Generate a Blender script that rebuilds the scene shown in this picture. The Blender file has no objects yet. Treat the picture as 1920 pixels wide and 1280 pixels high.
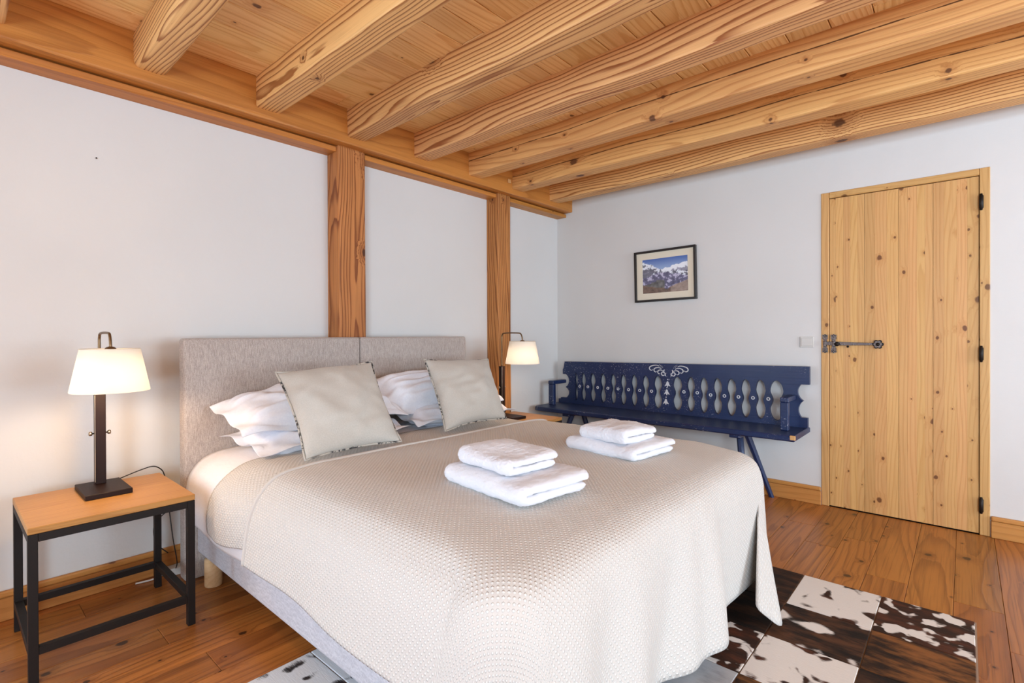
import bpy, bmesh, math, random
from mathutils import Vector, Matrix, noise

# ------------------------------------------------------------------ camera
S = bpy.context.scene
COL = S.collection
YAW, ROLL, PITCH = 0.7262, -0.0035, -0.0039
Fv = Vector((-math.sin(YAW)*math.cos(PITCH), math.cos(YAW)*math.cos(PITCH), math.sin(PITCH)))
Rv = Vector((math.cos(YAW), math.sin(YAW), 0))
Uv = Rv.cross(Fv)
R2 = Rv*math.cos(ROLL) + Uv*math.sin(ROLL)
U2 = -Rv*math.sin(ROLL) + Uv*math.cos(ROLL)
cam = bpy.data.cameras.new('camera')
cam.sensor_fit = 'HORIZONTAL'
cam.sensor_width = 36.0
cam.lens = 957.37/1920*36
cam.shift_y = (630.8-640)/1920
cam.clip_start = 0.05
camo = bpy.data.objects.new('camera', cam)
COL.objects.link(camo)
camo.matrix_world = Matrix(((R2.x, U2.x, -Fv.x, 2.8264), (R2.y, U2.y, -Fv.y, -3.8185), (R2.z, U2.z, -Fv.z, 1.113), (0, 0, 0, 1)))
S.camera = camo

# ------------------------------------------------------------------ world, daylight, exposure
S.view_settings.view_transform = 'Standard'
S.view_settings.look = 'None'
S.view_settings.gamma = 1.0
S.view_settings.use_curve_mapping = False
S.view_settings.exposure = 0.33
S.cycles.use_denoising = True
S.cycles.max_bounces = 7
S.cycles.diffuse_bounces = 5
S.cycles.glossy_bounces = 2
S.cycles.transmission_bounces = 3
S.cycles.caustics_reflective = False
S.cycles.caustics_refractive = False
S.cycles.sample_clamp_indirect = 8.0
W = bpy.data.worlds.new('sky')
S.world = W
W.use_nodes = True
W.node_tree.nodes['Background'].inputs[0].default_value = (0.75, 0.86, 1.0, 1)
W.node_tree.nodes['Background'].inputs[1].default_value = 0.6

def area(name, loc, rot, sx, sy, power, color):
    l = bpy.data.lights.new(name, 'AREA')
    l.shape = 'RECTANGLE'
    l.size, l.size_y = sx, sy
    l.energy = power
    l.color = color
    o = bpy.data.objects.new(name, l)
    COL.objects.link(o)
    o.location = loc
    o.rotation_euler = rot
    return o
# daylight lamps: left window read off the light, far windows added for brightness
RX, BY = 6.5, -6.6
# (added fill lamps at the far windows, tilted to brighten bed top and ceiling)
TILT = math.radians(42)
area('fill_back_down', (5.05, BY+0.32, 1.80), (math.radians(90)-TILT, 0, 0), 1.9, 0.85, 112, (0.62, 0.82, 1.0))
area('fill_back_up', (5.05, BY+0.32, 0.85), (math.radians(90)+TILT, 0, 0), 1.9, 0.85, 150, (0.66, 0.84, 1.0))
area('fill_side_down', (RX-0.32, -1.25, 1.90), (math.radians(90)-TILT, 0, math.radians(90)), 2.2, 0.85, 52, (0.62, 0.82, 1.0))
area('fill_side_up', (RX-0.32, -1.25, 0.95), (math.radians(90)+TILT, 0, math.radians(90)), 2.2, 0.85, 78, (0.66, 0.84, 1.0))
area('daylight_left_window', (0.03, -5.42, 1.35), (math.radians(90), 0, math.radians(-90)), 1.2, 1.5, 84, (0.60, 0.80, 1.0))

# ------------------------------------------------------------------ helpers
random.seed(7)

def lin(c):
    c = c/255.0
    return c/12.92 if c <= 0.04045 else ((c+0.055)/1.055)**2.4

def rgb(r, g, b):
    return (lin(r), lin(g), lin(b), 1.0)

def link(o, parent=None):
    COL.objects.link(o)
    if parent:
        o.parent = parent
    return o

def mobj(name, verts, faces, mat, parent=None, smooth=False, uvs=None):
    me = bpy.data.meshes.new(name)
    me.from_pydata([tuple(v) for v in verts], [], faces)
    if mat:
        me.materials.append(mat)
    if smooth:
        for p in me.polygons:
            p.use_smooth = True
    if uvs:
        ul = me.uv_layers.new(name='UVMap')
        for lp in me.loops:
            ul.data[lp.index].uv = uvs[lp.vertex_index]
    me.update()
    return link(bpy.data.objects.new(name, me), parent)

def bobj(name, bm, mat, parent=None, smooth=False):
    me = bpy.data.meshes.new(name)
    bmesh.ops.recalc_face_normals(bm, faces=bm.faces[:])
    bm.to_mesh(me)
    bm.free()
    if mat:
        me.materials.append(mat)
    if smooth:
        for p in me.polygons:
            p.use_smooth = True
    return link(bpy.data.objects.new(name, me), parent)

def empty(name, loc=(0, 0, 0), parent=None, rotz=0):
    o = bpy.data.objects.new(name, None)
    o.empty_display_size = 0.1
    o.location = loc
    o.rotation_euler = (0, 0, rotz)
    return link(o, parent)

def tag(o, label, cat, group=None):
    o['label'] = label
    o['category'] = cat
    if group:
        o['group'] = group
    return o

def struct(o, label=None):
    o['kind'] = 'structure'
    if label:
        o['label'] = label
    return o

def add_box(bm, lo, hi, bev=0.0, seg=1):
    vs = [bm.verts.new((x, y, z)) for x in (lo[0], hi[0]) for y in (lo[1], hi[1]) for z in (lo[2], hi[2])]
    fs = [(0, 1, 3, 2), (4, 6, 7, 5), (0, 4, 5, 1), (2, 3, 7, 6), (0, 2, 6, 4), (1, 5, 7, 3)]
    faces = [bm.faces.new([vs[i] for i in f]) for f in fs]
    if bev > 0:
        es = list({e for f in faces for e in f.edges})
        bmesh.ops.bevel(bm, geom=es, offset=bev, segments=seg, affect='EDGES', profile=0.5)

def box(name, lo, hi, mat, parent=None, bev=0.0, seg=1, smooth=False):
    """box in its parent's space whose own origin is its centre"""
    c = [(a+b)/2 for a, b in zip(lo, hi)]
    bm = bmesh.new()
    add_box(bm, [a-q for a, q in zip(lo, c)], [b-q for b, q in zip(hi, c)], bev, seg)
    o = bobj(name, bm, mat, parent, smooth)
    o.location = c
    return o

def timber(name, lo, hi, axis, mat, parent=None, bev=0.002, seg=1, cuts=0, wob=0.0, seed=0):
    """wood piece whose local X follows the grain"""
    c = [(a+b)/2 for a, b in zip(lo, hi)]
    d = [b-a for a, b in zip(lo, hi)]
    if axis == 'x':
        L, w, h = d[0], d[1], d[2]; rot = (0, 0, 0)
    elif axis == 'y':
        L, w, h = d[1], d[0], d[2]; rot = (0, 0, math.radians(90))
    else:
        L, w, h = d[2], d[1], d[0]; rot = (0, math.radians(-90), 0)
    bm = bmesh.new()
    add_box(bm, (-L/2, -w/2, -h/2), (L/2, w/2, h/2), bev, seg)
    if cuts:
        es = [e for e in bm.edges if abs(e.verts[0].co.x-e.verts[1].co.x) > L*0.5]
        bmesh.ops.subdivide_edges(bm, edges=es, cuts=cuts, use_grid_fill=True)
        for v in bm.verts:
            p = Vector((v.co.x*1.6+seed*7.3, v.co.y*9, v.co.z*9+seed))
            n = noise.noise_vector(p)
            v.co.y += n.y*wob
            v.co.z += n.z*wob
    o = bobj(name, bm, mat, parent)
    o.location = c
    o.rotation_euler = rot
    return o

def tube_geo(bm, pts, r, seg=8, closed=False):
    pts = [Vector(p) for p in pts]
    n = len(pts)
    rings = []
    prev = None
    for i, p in enumerate(pts):
        if closed:
            t = (pts[(i+1) % n]-pts[i-1]).normalized()
        else:
            t = (pts[min(i+1, n-1)]-pts[max(i-1, 0)]).normalized()
        if prev is None:
            a = Vector((0, 0, 1)) if abs(t.z) < 0.9 else Vector((1, 0, 0))
            prev = (a-t*a.dot(t)).normalized()
        else:
            prev = (prev-t*prev.dot(t)).normalized()
        b = t.cross(prev)
        rr = r[i] if isinstance(r, (list, tuple)) else r
        rings.append([bm.verts.new(p+prev*math.cos(k*2*math.pi/seg)*rr+b*math.sin(k*2*math.pi/seg)*rr) for k in range(seg)])
    m = n if closed else n-1
    for i in range(m):
        A, B = rings[i], rings[(i+1) % n]
        for k in range(seg):
            bm.faces.new((A[k], A[(k+1) % seg], B[(k+1) % seg], B[k]))
    if not closed:
        bm.faces.new(rings[0][::-1])
        bm.faces.new(rings[-1])

def tube(name, pts, r, mat, parent=None, seg=8, closed=False):
    bm = bmesh.new()
    tube_geo(bm, pts, r, seg, closed)
    return bobj(name, bm, mat, parent, True)

def lathe(name, prof, mat, parent=None, seg=40, loc=(0, 0, 0), cap=True, rot=(0, 0, 0)):
    vs, fs = [], []
    for r, z in prof:
        for k in range(seg):
            a = 2*math.pi*k/seg
            vs.append((r*math.cos(a), r*math.sin(a), z))
    for i in range(len(prof)-1):
        for k in range(seg):
            fs.append((i*seg+k, i*seg+(k+1) % seg, (i+1)*seg+(k+1) % seg, (i+1)*seg+k))
    if cap:
        fs.append(tuple(range(seg))[::-1])
        fs.append(tuple((len(prof)-1)*seg+k for k in range(seg)))
    o = mobj(name, vs, fs, mat, parent, True)
    o.location = loc
    o.rotation_euler = rot
    return o

def prism(name, outline, axis, a, b, mat, parent=None, bev=0.0, smooth=False):
    """extrude a closed 2-D outline along an axis from a to b; axis 'y' takes (x,z), 'x' takes (y,z), 'z' takes (x,y)"""
    bm = bmesh.new()
    def P(u, v, t):
        return {'x': (t, u, v), 'y': (u, t, v), 'z': (u, v, t)}[axis]
    A = [bm.verts.new(P(u, v, a)) for u, v in outline]
    B = [bm.verts.new(P(u, v, b)) for u, v in outline]
    n = len(outline)
    bm.faces.new(A[::-1]); bm.faces.new(B)
    for i in range(n):
        bm.faces.new((A[i], A[(i+1) % n], B[(i+1) % n], B[i]))
    bmesh.ops.recalc_face_normals(bm, faces=bm.faces[:])
    if bev:
        es = [e for e in bm.edges if len(e.link_faces) == 2 and e.calc_face_angle(0) > 0.9]
        bmesh.ops.bevel(bm, geom=es, offset=bev, segments=1, affect='EDGES')
    return bobj(name, bm, mat, parent, smooth)

def lerp(a, b, t):
    return a+(b-a)*t

def interp(tab, x):
    """piecewise smooth lookup in a table of (x, value...)"""
    if x <= tab[0][0]:
        return tab[0][1:]
    for i in range(len(tab)-1):
        if x <= tab[i+1][0]:
            t = (x-tab[i][0])/(tab[i+1][0]-tab[i][0])
            return tuple(lerp(p, q, t) for p, q in zip(tab[i][1:], tab[i+1][1:]))
    return tab[-1][1:]

def catmull(pts, per=8):
    pts = [Vector(p) for p in pts]
    out = []
    for i in range(len(pts)-1):
        p0, p1, p2, p3 = pts[max(i-1, 0)], pts[i], pts[i+1], pts[min(i+2, len(pts)-1)]
        for k in range(per):
            t = k/per
            out.append(0.5*((2*p1)+(p2-p0)*t+(2*p0-5*p1+4*p2-p3)*t*t+(-p0+3*p1-3*p2+p3)*t**3))
    out.append(pts[-1])
    return out

# ------------------------------------------------------------------ materials
class NT:
    def __init__(s, name):
        s.m = bpy.data.materials.new(name)
        s.m.use_nodes = True
        s.t = s.m.node_tree
        s.b = s.t.nodes['Principled BSDF']
    def n(s, typ, **kw):
        x = s.t.nodes.new('ShaderNode'+typ)
        for k, v in kw.items():
            setattr(x, k, v)
        return x
    def l(s, a, b):
        s.t.links.new(a, b)
    def put(s, v, sock):
        if hasattr(v, 'is_linked'):
            s.l(v, sock)
        else:
            sock.default_value = v
    def math(s, op, a, b=None, c=None, clamp=False):
        x = s.n('Math', operation=op, use_clamp=clamp)
        s.put(a, x.inputs[0])
        if b is not None: s.put(b, x.inputs[1])
        if c is not None: s.put(c, x.inputs[2])
        return x.outputs[0]
    def vmath(s, op, a, b=None):
        x = s.n('VectorMath', operation=op)
        s.put(a, x.inputs[0])
        if b is not None: s.put(b, x.inputs[1])
        return x.outputs[0]
    def mix(s, f, a, b, mode='MIX'):
        x = s.n('Mix', data_type='RGBA', blend_type=mode)
        s.put(f, x.inputs[0]); s.put(a, x.inputs[6]); s.put(b, x.inputs[7])
        return x.outputs[2]
    def noise(s, vec, scale, detail=2.0, rough=0.5, dist=0.0):
        x = s.n('TexNoise')
        s.l(vec, x.inputs['Vector'])
        x.inputs['Scale'].default_value = scale
        x.inputs['Detail'].default_value = detail
        x.inputs['Roughness'].default_value = rough
        x.inputs['Distortion'].default_value = dist
        return x.outputs[0]
    def scale(s, vec, xyz):
        return s.vmath('MULTIPLY', vec, xyz)
    def ss(s, v, a, b):
        x = s.n('MapRange', interpolation_type='SMOOTHSTEP')
        s.put(v, x.inputs[0])
        x.inputs[1].default_value = a
        x.inputs[2].default_value = b
        return x.outputs[0]
    def bump(s, h, strength, dist=0.01):
        x = s.n('Bump')
        x.inputs['Strength'].default_value = strength
        x.inputs['Distance'].default_value = dist
        s.l(h, x.inputs['Height'])
        s.l(x.outputs[0], s.b.inputs['Normal'])
    def objco(s, rnd=True):
        tc = s.n('TexCoord').outputs['Object']
        if not rnd:
            return tc
        oi = s.n('ObjectInfo').outputs['Random']
        r = s.math('MULTIPLY', oi, 61.7)
        cb = s.n('CombineXYZ')
        s.l(r, cb.inputs[0])
        s.l(s.math('FRACT', s.math('MULTIPLY', oi, 13.3)), cb.inputs[1])
        s.l(s.math('FRACT', s.math('MULTIPLY', oi, 29.1)), cb.inputs[2])
        return tc, cb.outputs[0], oi

def plain(name, col, rough=0.5, metal=0.0, bump=None, var=0.0, spec=0.5):
    k = NT(name)
    k.b.inputs['Specular IOR Level'].default_value = spec
    k.b.inputs['Base Color'].default_value = col
    k.b.inputs['Roughness'].default_value = rough
    k.b.inputs['Metallic'].default_value = metal
    if bump or var:
        co = k.n('TexCoord').outputs['Object']
        n = k.noise(co, bump[0] if bump else 8.0, 3.0)
        if bump:
            k.bump(n, bump[1], bump[2])
        if var:
            n2 = k.noise(co, 5.0, 3.0)
            dark = tuple(c*(1-var) for c in col[:3])+(1,)
            k.l(k.mix(n2, dark, col), k.b.inputs['Base Color'])
    return k.m

def wood(name, light, mid, dark, knot, rings=38.0, warp=0.045, pith=0.10, knots=0.3, kscale=(1.6, 6.0, 6.0), ksize=0.10,
         ringmix=0.75, rough=0.5, tint=0.25, coat=0.0, bump=0.25, crack=False, streak=0.25, blot=0.3):
    k = NT(name)
    tc, off, rnd = k.objco()
    P = k.vmath('ADD', tc, k.scale(off, (1.0, 0.0, 0.0)))
    # knots: sparse cells seen along both faces; grain flows round them
    sp = k.n('SeparateXYZ'); k.l(k.vmath('ADD', P, k.scale(off, (0.0, 3.0, 3.0))), sp.inputs[0])
    cb2 = k.n('CombineXYZ'); k.l(sp.outputs[0], cb2.inputs[0]); k.l(k.math('ADD', sp.outputs[1], k.math('MULTIPLY', sp.outputs[2], 1.0)), cb2.inputs[1])
    flat = cb2.outputs[0]
    kn = k.n('TexVoronoi', feature='F1', distance='EUCLIDEAN', voronoi_dimensions='2D')
    kv = k.scale(flat, kscale)
    k.l(kv, kn.inputs['Vector'])
    kn.inputs['Scale'].default_value = 1.0
    sep = k.n('SeparateColor')
    k.l(kn.outputs['Color'], sep.inputs[0])
    has = k.math('GREATER_THAN', sep.outputs[0], 1.0-knots)
    ks = k.math('MULTIPLY_ADD', k.math('POWER', sep.outputs[1], 2.0), 1.1, 0.35)
    dv = k.vmath('MULTIPLY', k.vmath('SUBTRACT', kv, kn.outputs['Position']), (0.75/kscale[0], 1.0/kscale[1], 0.0))
    ln = k.n('VectorMath', operation='LENGTH'); k.l(dv, ln.inputs[0])
    wv0 = k.noise(flat, 55.0, 2.0)
    dist = k.math('DIVIDE', k.math('MULTIPLY', ln.outputs[1], k.math('MULTIPLY_ADD', wv0, 1.0, 0.5)), ks)
    core = k.math('MULTIPLY', has, k.math('SUBTRACT', 1.0, k.ss(dist, ksize*0.55, ksize)))
    halo = k.math('MULTIPLY', has, k.math('SUBTRACT', 1.0, k.ss(dist, ksize*0.6, ksize*3.5)))
    # growth rings
    wv = k.scale(P, (0.9, 2.2, 2.2))
    n1 = k.n('TexNoise')
    k.l(wv, n1.inputs['Vector'])
    n1.inputs['Scale'].default_value = 1.0
    n1.inputs['Detail'].default_value = 2.0
    wob = k.vmath('MULTIPLY', k.vmath('SUBTRACT', n1.outputs['Color'], (0.5, 0.5, 0.5)), (0.0, warp*2.0, warp*2.0))
    n0 = k.n('TexNoise')
    k.l(k.scale(P, (0.55, 0.0, 0.0)), n0.inputs['Vector'])
    n0.inputs['Scale'].default_value = 1.0
    n0.inputs['Detail'].default_value = 1.0
    sway = k.vmath('MULTIPLY', k.vmath('SUBTRACT', n0.outputs['Color'], (0.5, 0.5, 0.5)), (0.0, warp*4.5, warp*4.5))
    Q = k.vmath('ADD', k.vmath('ADD', P, wob), sway)
    Q = k.vmath('ADD', Q, k.vmath('MULTIPLY', k.vmath('SUBTRACT', off, (0.0, 0.5, 0.5)), (0.0, 0.16, 0.10)))
    sx = k.n('SeparateXYZ')
    k.l(Q, sx.inputs[0])
    zz = k.math('ADD', sx.outputs[2], pith)
    r = k.math('SQRT', k.math('ADD', k.math('POWER', sx.outputs[1], 2.0), k.math('POWER', zz, 2.0)))
    r = k.math('ADD', r, k.math('MULTIPLY', halo, ksize*1.1))
    ph = k.math('MULTIPLY', r, rings)
    jag = k.noise(k.scale(P, (6.0, 60.0, 60.0)), 1.0, 2.0, 0.6)
    wid = k.noise(k.scale(Q, (0.3, 14.0, 14.0)), 1.0, 1.0)
    ph = k.math('ADD', ph, k.math('ADD', k.math('MULTIPLY', jag, 0.28), k.math('MULTIPLY', wid, 1.6)))
    fr = k.math('FRACT', ph)
    late = k.math('MULTIPLY', k.ss(fr, 0.38, 0.88), k.math('SUBTRACT', 1.0, k.ss(fr, 0.91, 1.0)))
    late = k.math('POWER', late, 1.6)
    # fibres
    fib = k.noise(k.scale(P, (2.5, 160.0, 160.0)), 1.0, 2.0, 0.6)
    blo = k.noise(k.scale(P, (1.3, 7.0, 7.0)), 1.0, 2.0, 0.5)
    c = k.mix(k.math('MULTIPLY', late, ringmix), light, mid)
    c = k.mix(k.math('MULTIPLY', k.ss(blo, 0.45, 0.8), blot), c, mid)
    c = k.mix(k.math('MULTIPLY', k.ss(fib, 0.45, 0.75), streak), c, dark)
    c = k.mix(k.math('MULTIPLY', halo, 0.45), c, mid)
    c = k.mix(k.math('MULTIPLY', core, 0.9), c, knot)
    if crack:
        s2 = k.n('SeparateXYZ'); k.l(k.vmath('ADD', P, k.scale(wob, (1, 0.6, 0.6))), s2.inputs[0])
        cw = k.noise(k.scale(P, (5.0, 0.0, 0.0)), 1.0, 3.0, 0.6)
        lim = k.math('MULTIPLY', k.ss(cw, 0.30, 0.60), 0.0036)
        on = k.math('LESS_THAN', k.math('ABSOLUTE', k.math('ADD', s2.outputs[2], crack)), lim)
        c = k.mix(k.math('MULTIPLY', on, 0.9), c, rgb(70, 34, 12))
    # board to board variation
    hs = k.n('HueSaturation')
    k.l(c, hs.inputs['Color'])
    k.l(k.math('MULTIPLY_ADD', rnd, tint, 1.0-tint*0.5), hs.inputs['Value'])
    k.l(k.math('MULTIPLY_ADD', k.math('FRACT', k.math('MULTIPLY', rnd, 7.7)), 0.010, 0.496), hs.inputs['Hue'])
    k.l(hs.outputs[0], k.b.inputs['Base Color'])
    k.b.inputs['Roughness'].default_value = rough
    k.b.inputs['Coat Weight'].default_value = coat
    k.b.inputs['Coat Roughness'].default_value = 0.25
    k.b.inputs['Specular IOR Level'].default_value = 0.35
    k.bump(k.math('ADD', late, fib), bump, 0.002)
    return k.m

M = {}
M['beam'] = wood('larch_beam', rgb(228, 176, 116), rgb(140, 76, 34), rgb(150, 90, 46), rgb(80, 46, 26), rings=58, ksize=0.020, knots=0.16,
                 kscale=(1.9, 7, 7), ringmix=0.9, rough=0.55, tint=0.14)
M['beam_crack'] = wood('cracked_larch_beam', rgb(228, 174, 110), rgb(172, 104, 50), rgb(150, 90, 46), rgb(92, 54, 34), rings=40, ksize=0.020,
                       knots=0.42, kscale=(3.0, 9, 9), ringmix=0.5, rough=0.55, tint=0.08, crack=-0.012)
M['header'] = wood('header_larch', rgb(196, 128, 60), rgb(154, 90, 36), rgb(140, 82, 36), rgb(70, 38, 18), rings=26, ksize=0.016, knots=0.25,
                   kscale=(2.0, 7, 7), ringmix=0.5, rough=0.45, tint=0.1)
M['post'] = wood('post_larch', rgb(190, 126, 70), rgb(122, 64, 26), rgb(100, 52, 20), rgb(66, 34, 18), rings=60, ksize=0.026, knots=0.4,
                 kscale=(2.2, 7, 7), ringmix=0.9, rough=0.6, tint=0.06, streak=0.45, blot=0.6)
M['deck'] = wood('ceiling_pine', rgb(240, 200, 140), rgb(212, 154, 90), rgb(180, 122, 68), rgb(92, 54, 28), rings=52, ksize=0.013, knots=0.3,
                 kscale=(2.6, 7, 7), ringmix=0.6, rough=0.5, tint=0.16)
M['floor'] = wood('oiled_larch_floor', rgb(170, 106, 50), rgb(122, 68, 29), rgb(80, 42, 18), rgb(44, 21, 10), rings=44, ksize=0.0135, knots=0.62,
                  kscale=(4.0, 9, 9), ringmix=0.6, rough=0.33, tint=0.34, coat=0.10, streak=0.45, blot=0.55, bump=0.12)
M['door'] = wood('waxed_pine_door', rgb(210, 162, 104), rgb(188, 134, 76), rgb(166, 112, 60), rgb(104, 60, 30), rings=60, ksize=0.0115, knots=0.5,
                 kscale=(4.2, 14, 14), ringmix=0.5, rough=0.42, tint=0.17, bump=0.06)
M['skirting'] = wood('pine_skirting', rgb(192, 132, 70), rgb(166, 106, 50), rgb(150, 96, 46), rgb(96, 52, 24), rings=34, knots=0.3, ksize=0.010,
                     kscale=(2.6, 9, 9), ringmix=0.4, rough=0.42, tint=0.1, bump=0.1)
M['oak'] = wood('oak_table_top', rgb(184, 134, 74), rgb(156, 106, 54), rgb(144, 94, 46), rgb(120, 74, 34), rings=90, knots=0.0, ringmix=0.4,
                rough=0.4, tint=0.05, bump=0.1, streak=0.5)
M['leg_wood'] = wood('beech_leg', rgb(214, 178, 138), rgb(198, 156, 114), rgb(184, 140, 98), rgb(150, 100, 60), rings=60, knots=0.0, ringmix=0.4, rough=0.5, tint=0.02, bump=0.05)

def plaster():
    k = NT('lime_plaster')
    co = k.n('TexCoord').outputs['Object']
    n = k.noise(co, 1.6, 3.0)
    n2 = k.noise(co, 24.0, 4.0, 0.6)
    k.l(k.mix(n, rgb(208, 205, 202), rgb(218, 216, 214)), k.b.inputs['Base Color'])
    k.b.inputs['Roughness'].default_value = 0.85
    k.b.inputs['Specular IOR Level'].default_value = 0.2
    k.bump(k.math('ADD', k.math('MULTIPLY', n, 3.0), k.math('MULTIPLY', n2, 0.4)), 0.25, 0.01)
    return k.m
M['plaster'] = plaster()

def fabric(name, col, col2, weave=900.0, bump=0.3, rough=0.9, vertical=False):
    k = NT(name)
    co = k.n('TexCoord').outputs['Object']
    a = k.noise(k.scale(co, (weave, weave, weave*0.06) if vertical else (weave, weave*0.3, weave*0.3)), 1.0, 2.0)
    b = k.noise(k.scale(co, (weave*0.1, weave*0.5, weave*0.5)), 1.0, 2.0)
    f = k.math('ADD', k.math('MULTIPLY', a, 0.6), k.math('MULTIPLY', b, 0.4))
    k.l(k.mix(k.ss(f, 0.36, 0.64), col2, col), k.b.inputs['Base Color'])
    k.b.inputs['Roughness'].default_value = rough
    k.b.inputs['Sheen Weight'].default_value = 0.15
    k.b.inputs['Specular IOR Level'].default_value = 0.15
    k.bump(f, bump, 0.002)
    return k.m
M['headboard'] = fabric('taupe_chenille', rgb(190, 179, 172), rgb(150, 139, 133), 720.0, 0.3, vertical=True)
M['base_cloth'] = fabric('light_grey_bed_cloth', rgb(206, 204, 210), rgb(178, 176, 184), 420.0, 0.25)
M['linen'] = fabric('grey_linen', rgb(196, 191, 183), rgb(186, 181, 172), 700.0, 0.06)
M['cotton'] = fabric('white_cotton', rgb(236, 236, 242), rgb(230, 230, 238), 300.0, 0.05)
M['sheet'] = fabric('white_sheet_cotton', rgb(238, 234, 236), rgb(232, 228, 231), 300.0, 0.05)

def waffle():
    k = NT('cream_dotted_cotton')
    uv = k.n('UVMap').outputs[0]
    s = k.n('SeparateXYZ'); k.l(uv, s.inputs[0])
    w = 2*math.pi/0.0176
    a = k.math('SINE', k.math('MULTIPLY', k.math('ADD', s.outputs[0], 0.0), w))
    b = k.math('SINE', k.math('MULTIPLY', s.outputs[1], w))
    d = k.math('MULTIPLY', a, b)
    dot = k.ss(d, 0.05, 0.85)
    k.l(k.mix(dot, rgb(202, 196, 190), rgb(222, 218, 213)), k.b.inputs['Base Color'])
    k.b.inputs['Roughness'].default_value = 0.9
    k.b.inputs['Specular IOR Level'].default_value = 0.15
    k.b.inputs['Sheen Weight'].default_value = 0.1
    th = k.noise(k.scale(uv, (900, 900, 900)), 1.0, 2.0)
    k.bump(k.math('ADD', dot, k.math('MULTIPLY', th, 0.12)), 0.75, 0.0028)
    return k.m
M['waffle'] = waffle()

def terry():
    k = NT('white_terry')
    co = k.n('TexCoord').outputs['Object']
    n = k.noise(co, 420.0, 3.0, 0.7)
    n2 = k.noise(co, 60.0, 3.0, 0.6)
    k.b.inputs['Base Color'].default_value = rgb(230, 229, 235)
    k.b.inputs['Roughness'].default_value = 1.0
    k.b.inputs['Specular IOR Level'].default_value = 0.05
    k.b.inputs['Sheen Weight'].default_value = 0.3
    k.bump(k.math('ADD', n, k.math('MULTIPLY', n2, 0.8)), 0.6, 0.004)
    return k.m
M['terry'] = terry()

def shade_mat():
    k = NT('lampshade_cloth')
    k.t.nodes.remove(k.b)
    out = [n for n in k.t.nodes if n.type == 'OUTPUT_MATERIAL'][0]
    d = k.n('BsdfDiffuse'); d.inputs[0].default_value = rgb(248, 242, 232)
    tr = k.n('BsdfTranslucent'); tr.inputs[0].default_value = rgb(200, 202, 204)
    mx = k.n('MixShader'); mx.inputs[0].default_value = 0.5
    k.l(d.outputs[0], mx.inputs[1]); k.l(tr.outputs[0], mx.inputs[2])
    k.l(mx.outputs[0], out.inputs[0])
    return k.m
M['shade'] = shade_mat()
M['bulb'] = NT('glowing_bulb').m
_b = M['bulb'].node_tree.nodes['Principled BSDF']
_b.inputs['Emission Color'].default_value = (1.0, 0.80, 0.56, 1)
_b.inputs['Emission Strength'].default_value = 12.0
M['dark_wood'] = plain('wenge_lamp_wood', rgb(34, 19, 16), 0.5, 0.0, (60.0, 0.1, 0.002), 0.0, 0.2)
M['brass'] = plain('brushed_nickel', rgb(170, 150, 128), 0.32, 1.0)
M['bronze'] = plain('aged_bronze_rod', rgb(122, 98, 72), 0.38, 1.0)
M['steel'] = plain('blackened_steel', rgb(32, 26, 24), 0.55, 0.0, (90.0, 0.08, 0.002), 0.3, 0.25)
M['iron'] = plain('wrought_iron', rgb(128, 116, 112), 0.36, 0.85, (160.0, 0.7, 0.004), 0.6)
M['iron_dark'] = plain('black_iron', rgb(40, 34, 30), 0.5, 0.7, (90.0, 0.3, 0.002))
M['black'] = plain('black_plastic', rgb(22, 20, 20), 0.45)
M['white_plastic'] = plain('white_plastic', rgb(206, 202, 197), 0.5)
M['frame_black'] = plain('black_frame_lacquer', rgb(26, 20, 18), 0.35)
M['mat_board'] = plain('cream_mat_board', rgb(226, 216, 196), 0.9)
M['shadow_gap'] = plain('dark_gap', rgb(30, 20, 14), 0.9)
M['white_paint'] = plain('white_painted_mark', rgb(214, 214, 218), 0.7, 0.0, (200.0, 0.2, 0.001), 0.15)
M['bare_wood'] = plain('bare_worn_wood', rgb(208, 160, 104), 0.6)
M['rug_back'] = plain('rug_backing', rgb(150, 124, 104), 0.95)
M['thread'] = plain('rug_thread', rgb(150, 122, 100), 0.9)

def bench_paint():
    k = NT('worn_navy_paint')
    co = k.n('TexCoord').outputs['Object']
    n = k.noise(co, 6.0, 4.0, 0.6)
    base = k.mix(n, rgb(19, 33, 68), rgb(34, 53, 100))
    chip = k.noise(k.scale(co, (1.0, 1.6, 1.6)), 70.0, 3.0, 0.7)
    zone = k.noise(co, 3.2, 2.0)
    f = k.math('MULTIPLY', k.ss(chip, 0.60, 0.66), k.ss(zone, 0.50, 0.60))
    fib = k.noise(k.scale(co, (4, 120, 120)), 1.0, 2.0)
    base = k.mix(k.math('MULTIPLY', fib, 0.35), base, rgb(18, 26, 52))
    k.l(k.mix(k.math('MULTIPLY', f, 0.75), base, rgb(176, 176, 186)), k.b.inputs['Base Color'])
    k.b.inputs['Roughness'].default_value = 0.38
    k.bump(k.math('ADD', k.math('MULTIPLY', n, 0.6), fib), 0.15, 0.003)
    return k.m
M['navy'] = bench_paint()

def piping_mat():
    k = NT('frayed_piping')
    co = k.n('TexCoord').outputs['Object']
    n = k.noise(co, 60.0, 3.0, 0.7)
    z = k.noise(co, 6.0, 1.0)
    f = k.math('MULTIPLY', k.ss(n, 0.48, 0.54), k.ss(z, 0.45, 0.54))
    k.l(k.mix(f, rgb(188, 182, 172), rgb(52, 50, 52)), k.b.inputs['Base Color'])
    k.b.inputs['Roughness'].default_value = 0.95
    k.bump(n, 0.6, 0.004)
    return k.m
M['piping'] = piping_mat()

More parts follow.
